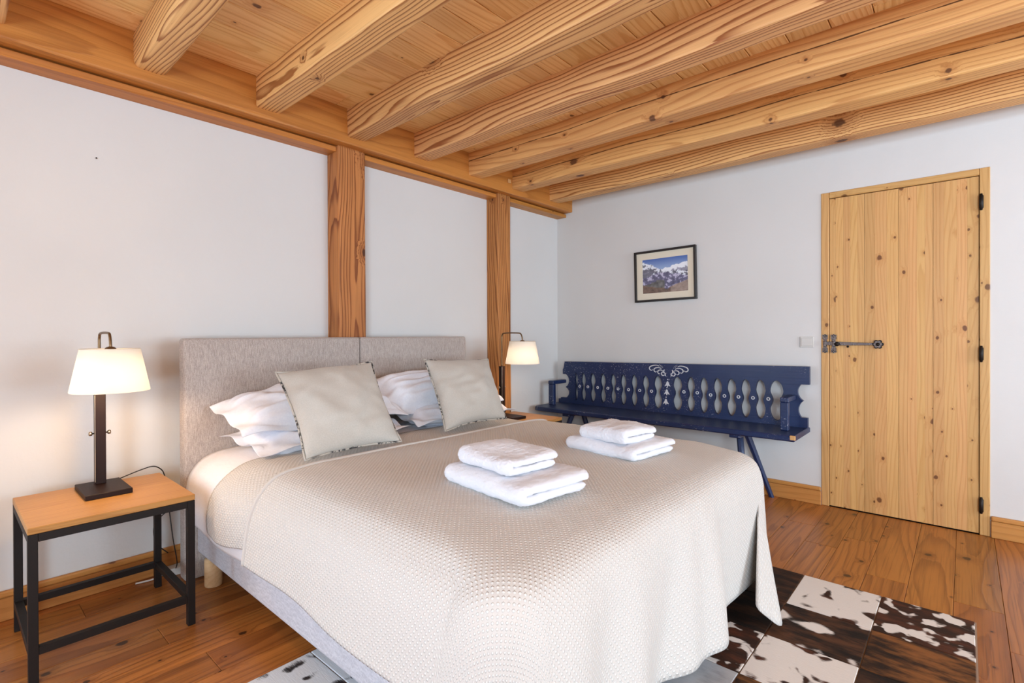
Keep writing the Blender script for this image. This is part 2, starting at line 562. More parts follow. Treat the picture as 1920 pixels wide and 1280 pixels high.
def hide(name, white, brown, thr, scale, off, brindle=None, soft=0.03, stretch=(1, 1, 1)):
    """cow hide: patches of two coats with a fuzzy border; brindle = colour pair of the darker coat"""
    k = NT(name)
    tc, o, rnd = k.objco()
    P = k.vmath('ADD', k.vmath('ADD', tc, k.scale(o, (1.0, 1.0, 0.0))), off)
    hair = k.noise(k.scale(P, (30, 260, 1)), 1.0, 3.0, 0.7)
    n = k.noise(k.scale(P, stretch), scale, 2.0, 0.45, 0.3)
    f = k.ss(k.math('ADD', n, k.math('MULTIPLY', k.math('SUBTRACT', hair, 0.5), 0.10)), thr-soft, thr+soft)
    b2 = k.noise(k.scale(P, (5, 16, 1)), 1.0, 4.0, 0.65)
    if brindle:
        dk = k.mix(k.ss(b2, 0.38, 0.66), brindle[0], brindle[1])
    else:
        dk = k.mix(k.ss(b2, 0.4, 0.75), brown, tuple(min(1, c*q_) for c, q_ in zip(brown[:3], (4.2, 3.2, 2.6)))+(1,))
    c = k.mix(f, white, dk)
    c = k.mix(k.math('MULTIPLY', hair, 0.22), c, k.mix(0.6, c, (0, 0, 0, 1)))
    k.l(c, k.b.inputs['Base Color'])
    k.b.inputs['Roughness'].default_value = 0.75
    k.b.inputs['Specular IOR Level'].default_value = 0.25
    k.bump(hair, 0.4, 0.003)
    return k.m
HW, HB, HD = rgb(222, 214, 208), rgb(44, 24, 14), rgb(30, 18, 12)
M['hide_spot'] = hide('white_hide_brown_spots', HW, HB, 0.60, 11.0, (3.1, 0.7, 0))
M['hide_vein'] = hide('brown_hide_white_veins', HW, HB, 0.45, 15.0, (1.7, 4.2, 0))
M['hide_dark'] = hide('dark_brown_hide', HW, HD, 0.27, 6.0, (8.2, 2.0, 0), (rgb(24, 15, 11), rgb(70, 42, 25)))
M['hide_brindle'] = hide('golden_brindle_hide', HW, HB, 0.12, 6.0, (5.5, 9.1, 0), (rgb(34, 20, 12), rgb(134, 84, 42)))
M['hide_half'] = hide('half_white_half_dark_hide', HW, HD, 0.47, 5.0, (2.4, 6.3, 0))
M['hide_dark_white_edge'] = hide('dark_hide_white_edge', HW, HD, 0.40, 7.0, (4.4, 1.3, 0), (rgb(24, 15, 11), rgb(84, 52, 32)))
M['hide_grey'] = hide('silver_grey_hide', rgb(190, 192, 196), rgb(120, 122, 128), 0.5, 8.0, (6.1, 3.3, 0), (rgb(126, 128, 134), rgb(176, 178, 184)), 0.2)
M['hide_black'] = hide('white_hide_black_spots', rgb(214, 218, 224), rgb(30, 28, 30), 0.58, 9.0, (0.6, 7.7, 0))

# ------------------------------------------------------------------ the room shell
ZC = 2.41        # underside of the ceiling boards
ZT = 2.62
o = box('floor', (-0.3, BY-0.2, -0.12), (RX+0.2, 0.3, -0.018), M['shadow_gap'])
FLOOR = struct(o, 'oiled larch plank floor')
# floor planks, running along the headboard wall
xs = [0.0, 0.068, 0.22, 0.372, 0.524, 0.676, 0.828]
xs += [0.828+0.15*i for i in range(1, 11)]
xs += [2.328+0.1537*i for i in range(1, 30)]
rr = random.Random(11)
joints = {1: [-3.432], 4: [-3.267], 14: [-0.445], 16: [-0.525], 17: [-0.965], 5: [-2.2]}
for i in range(len(xs)-1):
    x0, x1 = xs[i], min(xs[i+1], RX)
    if x0 >= RX-0.01:
        break
    cuts = sorted(joints.get(i, []) + ([] if i in joints else [-0.35-1.5*rr.random()]))
    y = cuts[0]
    while y > BY+1.2:
        y -= 1.5+0.9*rr.random()
        cuts.append(y)
    cuts = sorted(c for c in cuts if c > BY+0.25)
    ys = [BY]+cuts+[0.0]
    for j in range(len(ys)-1):
        p = timber('plank', (x0+0.0006, ys[j]+0.0006, -0.02), (x1-0.0006, ys[j+1]-0.0006, -0.0006*rr.random()), 'y', M['floor'], None, 0.0012)
        p.parent = FLOOR
        p.matrix_parent_inverse = Matrix.Translation(FLOOR.location).inverted()

def under(o, par):
    """parent keeping the world place"""
    o.parent = par
    o.matrix_parent_inverse = Matrix.Translation(par.location).inverted()
    return o

bm = bmesh.new()
for lo, hi in [((-0.25, -4.8, -0.02), (0.0, 0.0, ZT)), ((-0.25, BY, -0.02), (0.0, -6.04, ZT)), ((-0.25, -6.04, -0.02), (0.0, -4.8, 0.58)), ((-0.25, -6.04, 2.12), (0.0, -4.8, ZT))]:
    add_box(bm, lo, hi)
WL = struct(bobj('wall_left', bm, M['plaster']))
bm = bmesh.new()
DX0, DX1, DZ = 2.1255, 2.9272, 2.019
add_box(bm, (-0.25, 0.0, -0.02), (DX0, 0.22, ZT))
add_box(bm, (DX1, 0.0, -0.02), (RX, 0.22, ZT))
add_box(bm, (DX0, 0.0, DZ), (DX1, 0.22, ZT))
add_box(bm, (DX0, 0.14, -0.02), (DX1, 0.22, DZ))
WR = struct(bobj('wall_right', bm, M['plaster']), 'white plastered wall with the pine door')
bm = bmesh.new()
for lo, hi in [((-0.25, BY-0.2, -0.02), (4.1, BY, ZT)), ((6.0, BY-0.2, -0.02), (RX, BY, ZT)), ((4.1, BY-0.2, -0.02), (6.0, BY, 0.45)), ((4.1, BY-0.2, 2.25), (6.0, BY, ZT))]:
    add_box(bm, lo, hi)
struct(bobj('wall_back', bm, M['plaster']), 'white wall behind the photographer with an added window')
bm = bmesh.new()
for lo, hi in [((RX, BY, -0.02), (RX+0.2, -2.35, ZT)), ((RX, -0.15, -0.02), (RX+0.2, 0.2, ZT)), ((RX, -2.35, -0.02), (RX+0.2, -0.15, 0.6)), ((RX, -2.35, 2.3), (RX+0.2, -0.15, ZT))]:
    add_box(bm, lo, hi)
struct(bobj('wall_side', bm, M['plaster']), 'white wall facing the headboards with an added window')
w1 = struct(box('added_window_1', (4.1, BY-0.12, 0.45), (6.0, BY-0.10, 0.52), M['door']), 'unseen wooden window added behind the photographer for brightness')  # unseen window, added to go with the back fill lamps
for lo, hi in [((4.1, BY-0.12, 2.18), (6.0, BY-0.06, 2.25)), ((4.1, BY-0.12, 0.45), (4.17, BY-0.06, 2.25)), ((5.93, BY-0.12, 0.45), (6.0, BY-0.06, 2.25)), ((5.01, BY-0.12, 0.45), (5.09, BY-0.06, 2.25))]:
    under(box('window_frame', lo, hi, M['door']), w1)
w2 = struct(box('added_window_2', (RX+0.10, -2.35, 0.6), (RX+0.12, -0.15, 0.67), M['door']), 'unseen wooden window added facing the headboards for fill light')  # unseen window, added as the opening for the side fill lamps
for lo, hi in [((RX+0.06, -2.35, 2.23), (RX+0.12, -0.15, 2.3)), ((RX+0.06, -2.35, 0.6), (RX+0.12, -2.28, 2.3)), ((RX+0.06, -0.22, 0.6), (RX+0.12, -0.15, 2.3)), ((RX+0.06, -1.29, 0.6), (RX+0.12, -1.21, 2.3))]:
    under(box('window_frame', lo, hi, M['door']), w2)

w3 = struct(box('window_3', (-0.20, -6.04, 0.58), (-0.14, -4.8, 0.65), M['door']), 'wooden window in the headboard wall, left of the picture')
for lo, hi in [((-0.20, -6.04, 2.05), (-0.14, -4.8, 2.12)), ((-0.20, -6.04, 0.58), (-0.14, -5.97, 2.12)), ((-0.20, -4.87, 0.58), (-0.14, -4.8, 2.12)), ((-0.20, -5.46, 0.58), (-0.14, -5.38, 2.12))]:
    under(box('window_frame', lo, hi, M['door']), w3)

# ceiling: boards over beams
CE = struct(box('ceiling', (-0.25, BY-0.2, ZC+0.03), (RX+0.2, 0.22, ZT+0.05), M['shadow_gap']), 'pine board ceiling carried on larch beams')
cx = [0.0, 0.1725, 0.33, 0.515, 0.685, 0.82, 0.975, 1.142, 1.277, 1.40, 1.608, 1.749, 1.879, 2.072, 2.24, 2.40, 2.55, 2.72, 2.88, 3.03, 3.2, 3.36, 3.52, 3.68, 3.84, 4.0, 4.16, 4.33, 4.5, 4.67, 4.84, 5.0, 5.17, 5.34, 5.5, 5.67, 5.84, 6.0, 6.17, 6.34, RX]
for i in range(len(cx)-1):
    cuts = sorted([BY+1.2+1.1*rr.random(), -2.0-0.5*rr.random(), -1.0*rr.random()-0.1]) if i % 2 else sorted([BY+1.9*rr.random()+0.4, -1.3-0.2*rr.random()])
    ys = [BY]+cuts+[0.0]
    for j in range(len(ys)-1):
        under(timber('ceiling_board', (cx[i]+0.0015, ys[j]+0.001, ZC), (cx[i+1]-0.0015, ys[j+1]-0.001, ZC+0.03), 'y', M['deck'], None, 0.003), CE)
beams = [(-3.77, -3.645, 2.262, 'beam'), (-3.256, -3.135, 2.262, 'beam'), (-2.752, -2.633, 2.258, 'beam'), (-2.248, -2.132, 2.254, 'beam'),
         (-1.770, -1.648, 2.258, 'beam'), (-1.288, -1.155, 2.255, 'beam_crack'), (-0.820, -0.690, 2.254, 'beam_crack'), (-0.340, -0.215, 2.252, 'beam')]
for y0 in (-4.28, -4.79, -5.29, -5.8, -6.3):
    beams.append((y0, y0+0.12, 2.258, 'beam'))
for i, (y0, y1, zb, mt) in enumerate(beams):
    under(timber('ceiling_beam', (0.1, y0, zb), (RX+0.1, y1, ZC+0.012), 'x', M[mt], None, 0.026 if i == 1 else 0.010, 3 if i == 1 else 2, 46, 0.0035, i), CE)

# header beam and plate on the headboard wall, two posts
HDR = under(timber('header_beam', (-0.05, BY, 2.213), (0.1725, -0.0005, ZC+0.02), 'y', M['header'], None, 0.008, 2, 40, 0.002, 3), WL)
for y0, y1 in ((BY, -2.277), (-2.095, -0.930), (-0.780, -0.0005)):
    under(timber('wall_plate', (-0.05, y0, 2.176), (0.104, y1, 2.206), 'y', M['header'], None, 0.004, 1, 12, 0.001, 5), WL)
for y0, y1, sd in ((-2.277, -2.095, 1), (-0.930, -0.780, 2)):
    under(timber('post', (-0.05, y0, 0.0), (0.12, y1, 2.216), 'z', M['post'], None, 0.012, 2, 30, 0.004, sd), WL)
under(box('wood_chip', (0.172, -0.878, 2.288), (0.186, -0.846, 2.318), M['bare_wood'], None, 0.004), WL)
WL['label'] = 'white plastered wall with timber posts behind the headboards'

# skirting boards
def skirting(name, runs, wall):
    root = None
    for axis, lo, hi, cap_lo, cap_hi in runs:
        a = timber(name if root is None else 'skirting_board', lo, hi, axis, M['skirting'], None, 0.002)
        c = timber('skirting_cap', cap_lo, cap_hi, axis, M['skirting'], None, 0.006, 2)
        if root is None:
            root = struct(a)
        else:
            a.parent = root; a.matrix_parent_inverse = root.matrix_basis.inverted()
        c.parent = root; c.matrix_parent_inverse = root.matrix_basis.inverted()
    return root
b1 = skirting('baseboard_left', [('y', (0.0005, BY, 0.0), (0.018, -0.001, 0.090), (0.0005, BY, 0.091), (0.022, -0.001, 0.116))], 0)
b1['label'] = 'pine skirting board under the headboard wall'
b2 = skirting('baseboard_right', [('x', (0.02, -0.018, 0.0), (DX0-0.002, -0.0005, 0.090), (0.02, -0.022, 0.091), (DX0-0.002, -0.0005, 0.116)),
                                  ('x', (DX1+0.004, -0.018, 0.0), (RX, -0.0005, 0.090), (DX1+0.004, -0.022, 0.091), (RX, -0.0005, 0.116))], 0)
b2['label'] = 'pine skirting board either side of the door'

# ------------------------------------------------------------------ door
D = struct(empty('door_1', (2.527, 0.0, 0.0)), 'knotty pine plank door with an iron latch')
def dd(o):
    return under(o, D)
dd(timber('jamb', (DX0, -0.006, 0.0), (2.1695, 0.10, DZ), 'z', M['door'], None, 0.003))
dd(timber('jamb', (2.8845, -0.006, 0.0), (DX1, 0.10, DZ), 'z', M['door'], None, 0.003))
dd(timber('lintel', (2.1705, -0.006, 1.981), (2.8835, 0.10, DZ), 'x', M['door'], None, 0.003))
bx = [2.1725, 2.205, 2.2475, 2.2835, 2.322, 2.3587, 2.412, 2.47, 2.528, 2.57, 2.613, 2.650, 2.6867, 2.735, 2.79, 2.834, 2.8815]
groove = (2.3587, 2.528, 2.6867)
for i in range(len(bx)-1):
    dd(timber('door_board', (bx[i]+(0.0008 if bx[i] in groove else 0.0001), 0.002, 0.006), (bx[i+1]-(0.0008 if bx[i+1] in groove else 0.0001), 0.04, 1.977), 'z', M['door'], None, 0.0003))
dd(box('door_shadow_gap', (2.1695, 0.045, 0.0), (2.8845, 0.06, 1.981), M['shadow_gap']))
for z in (1.832, 0.998, 0.165):
    h = lathe('hinge', [(0.001, -0.046), (0.006, -0.044), (0.0065, -0.036), (0.010, -0.034), (0.010, 0.034), (0.0065, 0.036), (0.006, 0.044), (0.001, 0.046)], M['iron_dark'], None, 12, (2.891, -0.012, z))
    dd(h)
# latch: two pierced plates, long bar with a flower end, knob
LT = empty('door_latch', (2.28, -0.006, 1.048))
dd(LT)
def flower(r, petals, depth, n=72):
    out = []
    for i in range(n):
        a = 2*math.pi*i/n
        q = r*(1-depth+depth*abs(math.cos(petals*a/2))**0.5)
        out.append((q*math.cos(a), q*math.sin(a)))
    return out
def lp(o):
    o.parent = LT
    o.matrix_parent_inverse = Matrix.Translation((2.28, 0, 0)+Vector((0, -0.006, 1.048))).inverted() if False else Matrix.Translation(Vector((2.28, -0.006, 1.048))).inverted()
    return o
for pxx in (2.148, 2.196):
    out = []
    for sgn in (1, -1):
        pass
    lobes = [(0.0, 0.062), (0.008, 0.056), (0.014, 0.058), (0.017, 0.048), (0.012, 0.042), (0.017, 0.036), (0.013, 0.028), (0.009, 0.024), (0.011, 0.012)]
    ol = [(pxx+x, 1.048+z) for x, z in lobes]+[(pxx+x, 1.048-z) for x, z in lobes[::-1]]
    ol += [(pxx-x, 1.048-z) for x, z in lobes[1:]]+[(pxx-x, 1.048+z) for x, z in lobes[::-1][:-1]]
    lp(prism('plate', ol, 'y', -0.0095, -0.0062, M['iron'], None))
    for sg in (-1, 1):
        for ox, oz in ((0.0, 0.046), (-0.007, 0.040), (0.007, 0.040), (0.0, 0.032)):
            lp(lathe('pierced_hole', [(0.0034, 0.0), (0.0030, 0.0008)], M['black'], None, 8, (pxx+ox, -0.0096, 1.048+sg*(oz+0.010)), True, (math.radians(90), 0, 0)))
    lp(box('keeper', (pxx-0.008, -0.022, 1.030), (pxx+0.008, -0.0065, 1.066), M['iron'], None, 0.003))
bar = [(2.140, 1.060), (2.205, 1.062), (2.232, 1.060), (2.40, 1.054), (2.40, 1.040), (2.232, 1.037), (2.205, 1.036), (2.140, 1.040)]
lp(prism('latch_bar', bar, 'y', -0.018, -0.0115, M['iron'], None, 0.001))
fl = [(2.428+x*1.0, 1.046+z*1.0) for x, z in flower(0.029, 6, 0.36)]
lp(prism('flower_end', fl, 'y', -0.017, -0.010, M['iron_dark'], None))
fl = [(2.428+x, 1.046+z) for x, z in flower(0.022, 6, 0.36)]
lp(prism('flower_relief', fl, 'y', -0.021, -0.0168, M['iron'], None))
lp(lathe('flower_boss', [(0.0105, 0.0), (0.009, 0.005), (0.004, 0.008)], M['iron_dark'], None, 14, (2.428, -0.021, 1.046), True, (math.radians(90), 0, 0)))
lp(lathe('latch_knob', [(0.006, 0.0), (0.007, 0.008), (0.013, 0.012), (0.014, 0.018), (0.009, 0.024)], M['iron_dark'], None, 16, (2.218, -0.0175, 1.046), True, (math.radians(90), 0, 0)))
lp(lathe('latch_stud', [(0.006, 0.0), (0.007, 0.006), (0.004, 0.010)], M['iron_dark'], None, 12, (2.272, -0.002, 1.030), True, (math.radians(90), 0, 0)))

# ------------------------------------------------------------------ light switch and nail
sw = tag(empty('light_switch', (2.043, 0, 1.057)), 'small white light switch on the wall left of the door', 'switch')
box('back_plate', (-0.041, -0.007, -0.036), (0.041, -0.0005, 0.036), M['white_plastic'], sw, 0.003)
box('rocker', (-0.033, -0.011, -0.026), (0.033, -0.0072, 0.026), M['white_plastic'], sw, 0.003)
nl = lathe('nail', [(0.0012, 0.0), (0.0012, 0.006), (0.003, 0.007), (0.003, 0.009)], M['iron_dark'], None, 10, (0.0, -3.3555, 1.885), True, (0, math.radians(90), 0))
tag(nl, 'tiny dark nail in the bare plaster above the left lamp', 'nail')

# ------------------------------------------------------------------ framed mountain photograph
PIC = tag(empty('framed_picture', (1.055, -0.002, 1.5785)), 'black framed mountain photograph with cream mat above the blue bench', 'picture')
PIC.rotation_euler = (0, math.radians(-1.05), 0)
PW, PH = 0.255, 0.2045
for lo, hi in [((-PW, -0.026, PH-0.017), (PW, 0.0, PH)), ((-PW, -0.026, -PH), (PW, 0.0, -PH+0.017)), ((-PW, -0.026, -PH+0.0172), (-PW+0.017, 0.0, PH-0.0172)), ((PW-0.017, -0.026, -PH+0.0172), (PW, 0.0, PH-0.0172))]:
    box('frame_bar', lo, hi, M['frame_black'], PIC, 0.0015)
IW, IH = 0.188, 0.136
bm = bmesh.new()
for lo, hi in [((-PW+0.016, -0.012, IH), (PW-0.016, -0.008, PH-0.016)), ((-PW+0.016, -0.012, -PH+0.016), (PW-0.016, -0.008, -IH)), ((-PW+0.016, -0.012, -IH), (-IW, -0.008, IH)), ((IW, -0.012, -IH), (PW-0.016, -0.008, IH))]:
    add_box(bm, lo, hi)
bobj('mat_board', bm, M['mat_board'], PIC)

def mountain(u, v):
    """colour of the printed landscape at u (left-right), v (down-up)"""
    def fb(x, y, s):
        return noise.fractal(Vector((x*s, y*s, 3.7)), 0.8, 2.1, 5)
    sky = Vector((0.07, 0.14, 0.42)).lerp(Vector((0.42, 0.55, 0.78)), max(0, min(1, (1.0-v)*2.2)))
    far = 0.70+0.22*max(0, u-0.45)-0.25*max(0, 0.6-u)*0.3+0.05*fb(u, 0, 9)
    left = 0.93-0.62*u+0.06*fb(u, 1, 12) if u < 0.5 else 0.62-0.1*(u-0.5)+0.03*fb(u, 1, 12)
    mid = 0.60-0.28*abs(u-0.45)+0.05*fb(u, 2, 8)
    hill = 0.08+0.42*max(0, u-0.55)**0.7+0.02*fb(u, 4, 8) if u > 0.55 else 0.10+0.25*(0.55-u)+0.03*fb(u, 4, 8)
    n = fb(u, v, 14)
    c = sky
    if v < far:
        c = Vector((0.86, 0.88, 0.94)) if v > far-0.13+0.05*n else Vector((0.34, 0.33, 0.42))*(1+0.35*n)
    if v < left:
        c = Vector((0.80, 0.84, 0.92)) if n*0.5+(v-left)*2.2+0.32 > 0.12 else Vector((0.17, 0.17, 0.22))*(1+0.4*n)
    if v < mid:
        c = Vector((0.15, 0.14, 0.24))*(1+0.6*n) if n < 0.28 else Vector((0.52, 0.50, 0.66))
    if v < mid-0.22 and u < 0.5:
        c = Vector((0.15, 0.145, 0.14))*(1+0.5*n)
    if v < hill:
        c = Vector((0.17, 0.11, 0.085))*(1+0.5*n) if u < 0.62 else Vector((0.33, 0.25, 0.21))*(1+0.3*n)
    return [max(0, min(1, q)) for q in c]
NX, NY = 110, 80
vs = [(lerp(-IW, IW, i/NX), -0.0085, lerp(-IH, IH, j/NY)) for j in range(NY+1) for i in range(NX+1)]
fs = [(j*(NX+1)+i, j*(NX+1)+i+1, (j+1)*(NX+1)+i+1, (j+1)*(NX+1)+i) for j in range(NY) for i in range(NX)]
k = NT('photo_print')
va = k.n('VertexColor', layer_name='print')
k.l(va.outputs[0], k.b.inputs['Base Color'])
k.b.inputs['Roughness'].default_value = 0.4
pr_ = mobj('photo_print', vs, fs, k.m, PIC)
ca = pr_.data.color_attributes.new('print', 'FLOAT_COLOR', 'POINT')
for idx in range(len(vs)):
    i, j = idx % (NX+1), idx//(NX+1)
    c = mountain(i/NX, j/NY)
    ca.data[idx].color = (c[0], c[1], c[2], 1)

# ------------------------------------------------------------------ blue bench
BN = tag(empty('painted_bench', (1.06, -0.23, 0.0)), 'long navy painted bench with cut-out back and white tulip motifs', 'bench')
def bn(o):
    return under(o, BN)
SZ = 0.502
so = [(0.055, -0.03), (0.055, -0.39), (0.075, -0.425), (0.11, -0.437), (2.062, -0.437), (2.068, -0.43), (2.068, -0.03)]
bn(prism('seat', so, 'z', SZ-0.036, SZ, M['navy'], None, 0.006))
bn(box('worn_corner', (2.040, -0.439, SZ-0.026), (2.0705, -0.425, SZ+0.0012), M['bare_wood'], None, 0.003))
def tilt(x):           # the top rail rises a little towards the door
    return 0.0155*(x-1.1)
YB0, YB1 = -0.082, -0.055
def zl(x, z):
    return z+tilt(x)*max(0, min(1, (z-0.53)/0.3))
# top rail
tr_ = [(0.142, zl(0.14, 0.885)), (2.074, zl(2.07, 0.885)), (2.074, zl(2.07, 0.7705)), (0.122, zl(0.12, 0.7705)), (0.122, zl(0.12, 0.81)), (0.134, zl(0.13, 0.84))]
br_ = [(0.074, 0.5025), (2.064, 0.5025), (2.064, 0.566), (1.95, 0.566), (1.95, 0.548), (0.16, 0.548), (0.10, 0.548), (0.098, 0.535), (0.074, 0.535)]
# holes: (centre x, widest half width)
holes = [(0.262, 0.016), (0.336, 0.024), (0.432, 0.027), (0.533, 0.027), (0.632, 0.026), (0.726, 0.027), (0.824, 0.028), (0.925, 0.029), (1.028, 0.034),
         (1.187, 0.036), (1.292, 0.029), (1.390, 0.029), (1.489, 0.030), (1.586, 0.031), (1.682, 0.031), (1.778, 0.031), (1.878, 0.040)]
def hole_half(t, w):
    """half width of a peanut shaped hole, t from 0 (bottom) to 1 (top)"""
    e = max(0.0, 1-(abs(t-0.5)*2)**3.2)**0.55
    p_ = 0.5+0.5*math.cos(4*math.pi*t) if 0.25 < t < 0.75 else 0.0
    return w*e*1.12*(1-0.47*p_)
NS = 26
zb_, zt_ = 0.530, 0.790
def edge(x, w, sgn):
    return [(x+sgn*hole_half(i/NS, w), zl(x, lerp(zb_, zt_, i/NS))) for i in range(NS+1)]
for i in range(len(holes)-1):
    (xa, wa), (xb, wb) = holes[i], holes[i+1]
    L, R_ = edge(xa, wa, 1), edge(xb, wb, -1)
    mid_ = (xa+xb)/2
    bn(prism('baluster', L[::-1]+R_ if False else R_+L[::-1], 'y', YB0, YB1, M['navy'], None))
# rails, notched where the holes run into them
def notch(x, w, z0, z1, n=7):
    pts = []
    for i in range(n+1):
        z = lerp(z0, z1, i/n)
        pts.append((hole_half((z-zb_)/(zt_-zb_), w), z))
    return [(x+a, zl(x, z)) for a, z in pts]+[(x-a, zl(x, z)) for a, z in pts[::-1][1:]]
top_ = [(0.142, zl(0.14, 0.885)), (2.074, zl(2.07, 0.885)), (2.074, zl(2.07, 0.7705))]
for x, w in holes[::-1]:
    top_ += notch(x, w, 0.7705, zt_-0.0003)
top_ += [(0.122, zl(0.12, 0.7705)), (0.122, zl(0.12, 0.81)), (0.134, zl(0.13, 0.84))]
bn(prism('top_rail', top_, 'y', YB0-0.006, YB1, M['navy'], None))
bot_ = [(0.074, 0.5025), (0.074, 0.535), (0.098, 0.535), (0.10, 0.548)]
for x, w in holes:
    bot_ += [(a, b) for a, b in notch(x, w, 0.549, zb_+0.0003)][::-1]
bot_ += [(1.95, 0.549), (1.95, 0.566), (2.064, 0.566), (2.064, 0.5025)]
bn(prism('bottom_rail', bot_[::-1], 'y', YB0-0.006, YB1, M['navy'], None))
# scalloped end boards
def bite(cx_, z0, z1, d, n=12):
    return [(cx_+d*math.sin(math.pi*i/n)**0.7, lerp(z0, z1, i/n)) for i in range(n+1)]
Lh = edge(holes[0][0], holes[0][1], -1)
lo_ = [(x, zl(0.15, z)) for x, z in [(0.165, 0.53)]+bite(0.150, 0.548, 0.648, 0.036)+bite(0.150, 0.650, 0.770, 0.036)+[(0.15, 0.79)]]
bn(prism('end_board', lo_+Lh[::-1], 'y', YB0, YB1, M['navy'], None))
Rh = edge(holes[-1][0], holes[-1][1], 1)
ro_ = [(x, zl(2.0, z)) for x, z in [(2.03, 0.53), (2.03, 0.550)]+[(2.038-(x-2.038), z) for x, z in bite(2.038, 0.553, 0.668, 0.030)]+[(2.038-(x-2.038), z) for x, z in bite(2.038, 0.668, 0.780, 0.034)]+[(2.03, 0.79)]]
bn(prism('end_board', ro_[::-1]+Rh if False else Rh+ro_[::-1], 'y', YB0, YB1, M['navy'], None))
# white rings on the balusters
for i in range(len(holes)-1):
    if i == 8:
        continue
    x = (holes[i][0]+holes[i+1][0])/2
    z = zl(x, 0.668)-0.004+0.012*(x > 1.1)-0.010*(x > 1.4)
    c = [(x+0.0092*math.cos(a*math.pi/9), YB0-0.0006, z+0.0092*math.sin(a*math.pi/9)) for a in range(18)]
    bn(tube('painted_ring', c, 0.0034, M['white_paint'], None, 6, True))
# painted tulips and scrolls
for z in (0.727, 0.664, 0.590):
    x = 1.103+(z-0.66)*0.10
    tu = [(0, 0.024), (0.007, 0.018), (0.011, 0.004), (0.020, -0.010), (0.024, -0.017), (0.014, -0.014), (0.006, -0.010), (0.003, -0.020), (0, -0.024)]
    tu += [(-a, b) for a, b in tu[-2:0:-1]]
    bn(prism('painted_tulip', [(x+a, zl(x, z)+b) for a, b in tu], 'y', YB0-0.0014, YB0-0.0002, M['white_paint'], None))
    bn(prism('painted_dot', [(x+0.002+0.0048*math.cos(q*math.pi/6), zl(x, z)+0.036+0.0048*math.sin(q*math.pi/6)) for q in range(12)], 'y', YB0-0.0014, YB0-0.0002, M['white_paint'], None))
def spiral(cx_, cz_, r0, r1, a0, a1, n=22):
    return [(cx_+lerp(r0, r1, i/n)*math.cos(math.radians(lerp(a0, a1, i/n))), cz_+lerp(r0, r1, i/n)*math.sin(math.radians(lerp(a0, a1, i/n)))) for i in range(n+1)]
for s in (-1, 1):
    curls = [[(0.075, 0.040), (0.095, 0.046), (0.125, 0.043), (0.150, 0.032), (0.156, 0.016), (0.146, 0.004), (0.132, 0.004), (0.130, 0.013)],
             [(0.055, 0.018), (0.075, 0.027), (0.100, 0.025), (0.117, 0.012), (0.114, -0.004), (0.102, -0.010), (0.094, -0.003)],
             [(0.040, 0.000), (0.060, 0.008), (0.080, 0.003), (0.086, -0.012), (0.077, -0.024), (0.066, -0.021)],
             [(0.020, -0.026), (0.030, -0.015), (0.046, -0.008), (0.056, -0.020), (0.048, -0.034), (0.036, -0.036), (0.034, -0.026)],
             [(0.020, -0.018), (0.026, -0.032), (0.018, -0.038)], [(0.034, -0.010), (0.036, 0.004), (0.030, 0.012)]]
    for cv in curls:
        pts = catmull([(1.118+s*a, YB0-0.0066, zl(1.118, 0.826)+b*0.95) for a, b in cv], 5)
        n = len(pts)
        rads = [0.0012+0.0032*math.sin(math.pi*min(1, 0.12+0.88*i/n)) for i in range(n)]
        bm = bmesh.new()
        tube_geo(bm, pts, rads, 6)
        for v in bm.verts:
            v.co.y = YB0-0.0066+(v.co.y-(YB0-0.0066))*0.25
        bn(bobj('painted_scroll', bm, M['white_paint'], None, True))
    for a, b in ((0.060, 0.048), (0.050, 0.042), (0.070, 0.055), (0.045, 0.030), (0.058, 0.034), (0.066, 0.043)):
        bn(prism('painted_dot', [(1.118+s*a+0.003*math.cos(q*math.pi/4), zl(1.118, 0.826)+b*0.9+0.002*math.sin(q*math.pi/4)) for q in range(8)], 'y', YB0-0.0074, YB0-0.0062, M['white_paint'], None))
# arm rests
for xa, xb in ((0.108, 0.160), (1.950, 1.996)):
    ya = -0.262
    bn(box('arm_post', (xa, ya-0.02, SZ+0.0005), (xb, ya+0.02, 0.680), M['navy'], None, 0.004))
    sk = 0.03 if xa < 1 else 0.03
    ol = [(ya-0.022, 0.681), (YB0-0.0065, 0.681), (YB0-0.0065, 0.711), (ya-0.016, 0.711), (ya-0.022, 0.706)]
    bn(prism('arm_rest', ol, 'x', xa-0.002, xb+0.002, M['navy'], None, 0.004))
# splayed legs
def leg(p0, p1, r, parent, mat):
    p0, p1 = Vector(p0), Vector(p1)
    t = (p1-p0).normalized()
    a = Vector((1, 0, 0)); a = (a-t*a.dot(t)).normalized(); b = t.cross(a)
    vs = []
    for p, k_ in ((p0, 1.0), (p1, 0.8)):
        for q in range(8):
            an = math.pi/8+q*math.pi/4
            w = p+a*math.cos(an)*r*k_+b*math.sin(an)*r*k_
            if p is p1:
                w.z = p1.z
            vs.append(w)
    fs = [(q, (q+1) % 8, 8+(q+1) % 8, 8+q) for q in range(8)]+[tuple(range(8))[::-1], tuple(range(8, 16))]
    return bn(mobj('leg', vs, fs, mat))
leg((1.715, -0.31, SZ-0.055), (1.80, -0.46, 0.0), 0.022, BN, M['navy'])
leg((1.705, -0.15, SZ-0.055), (1.838, -0.045, 0.0), 0.022, BN, M['navy'])
leg((0.378, -0.31, SZ-0.055), (0.25, -0.42, 0.0), 0.022, BN, M['navy'])
leg((0.375, -0.15, SZ-0.055), (0.47, -0.05, 0.0), 0.022, BN, M['navy'])
bn(box('cleat', (0.34, -0.40, SZ-0.062), (0.41, -0.07, SZ-0.0362), M['navy'], None, 0.004))
bn(box('cleat', (1.675, -0.40, SZ-0.062), (1.745, -0.07, SZ-0.0362), M['navy'], None, 0.004))

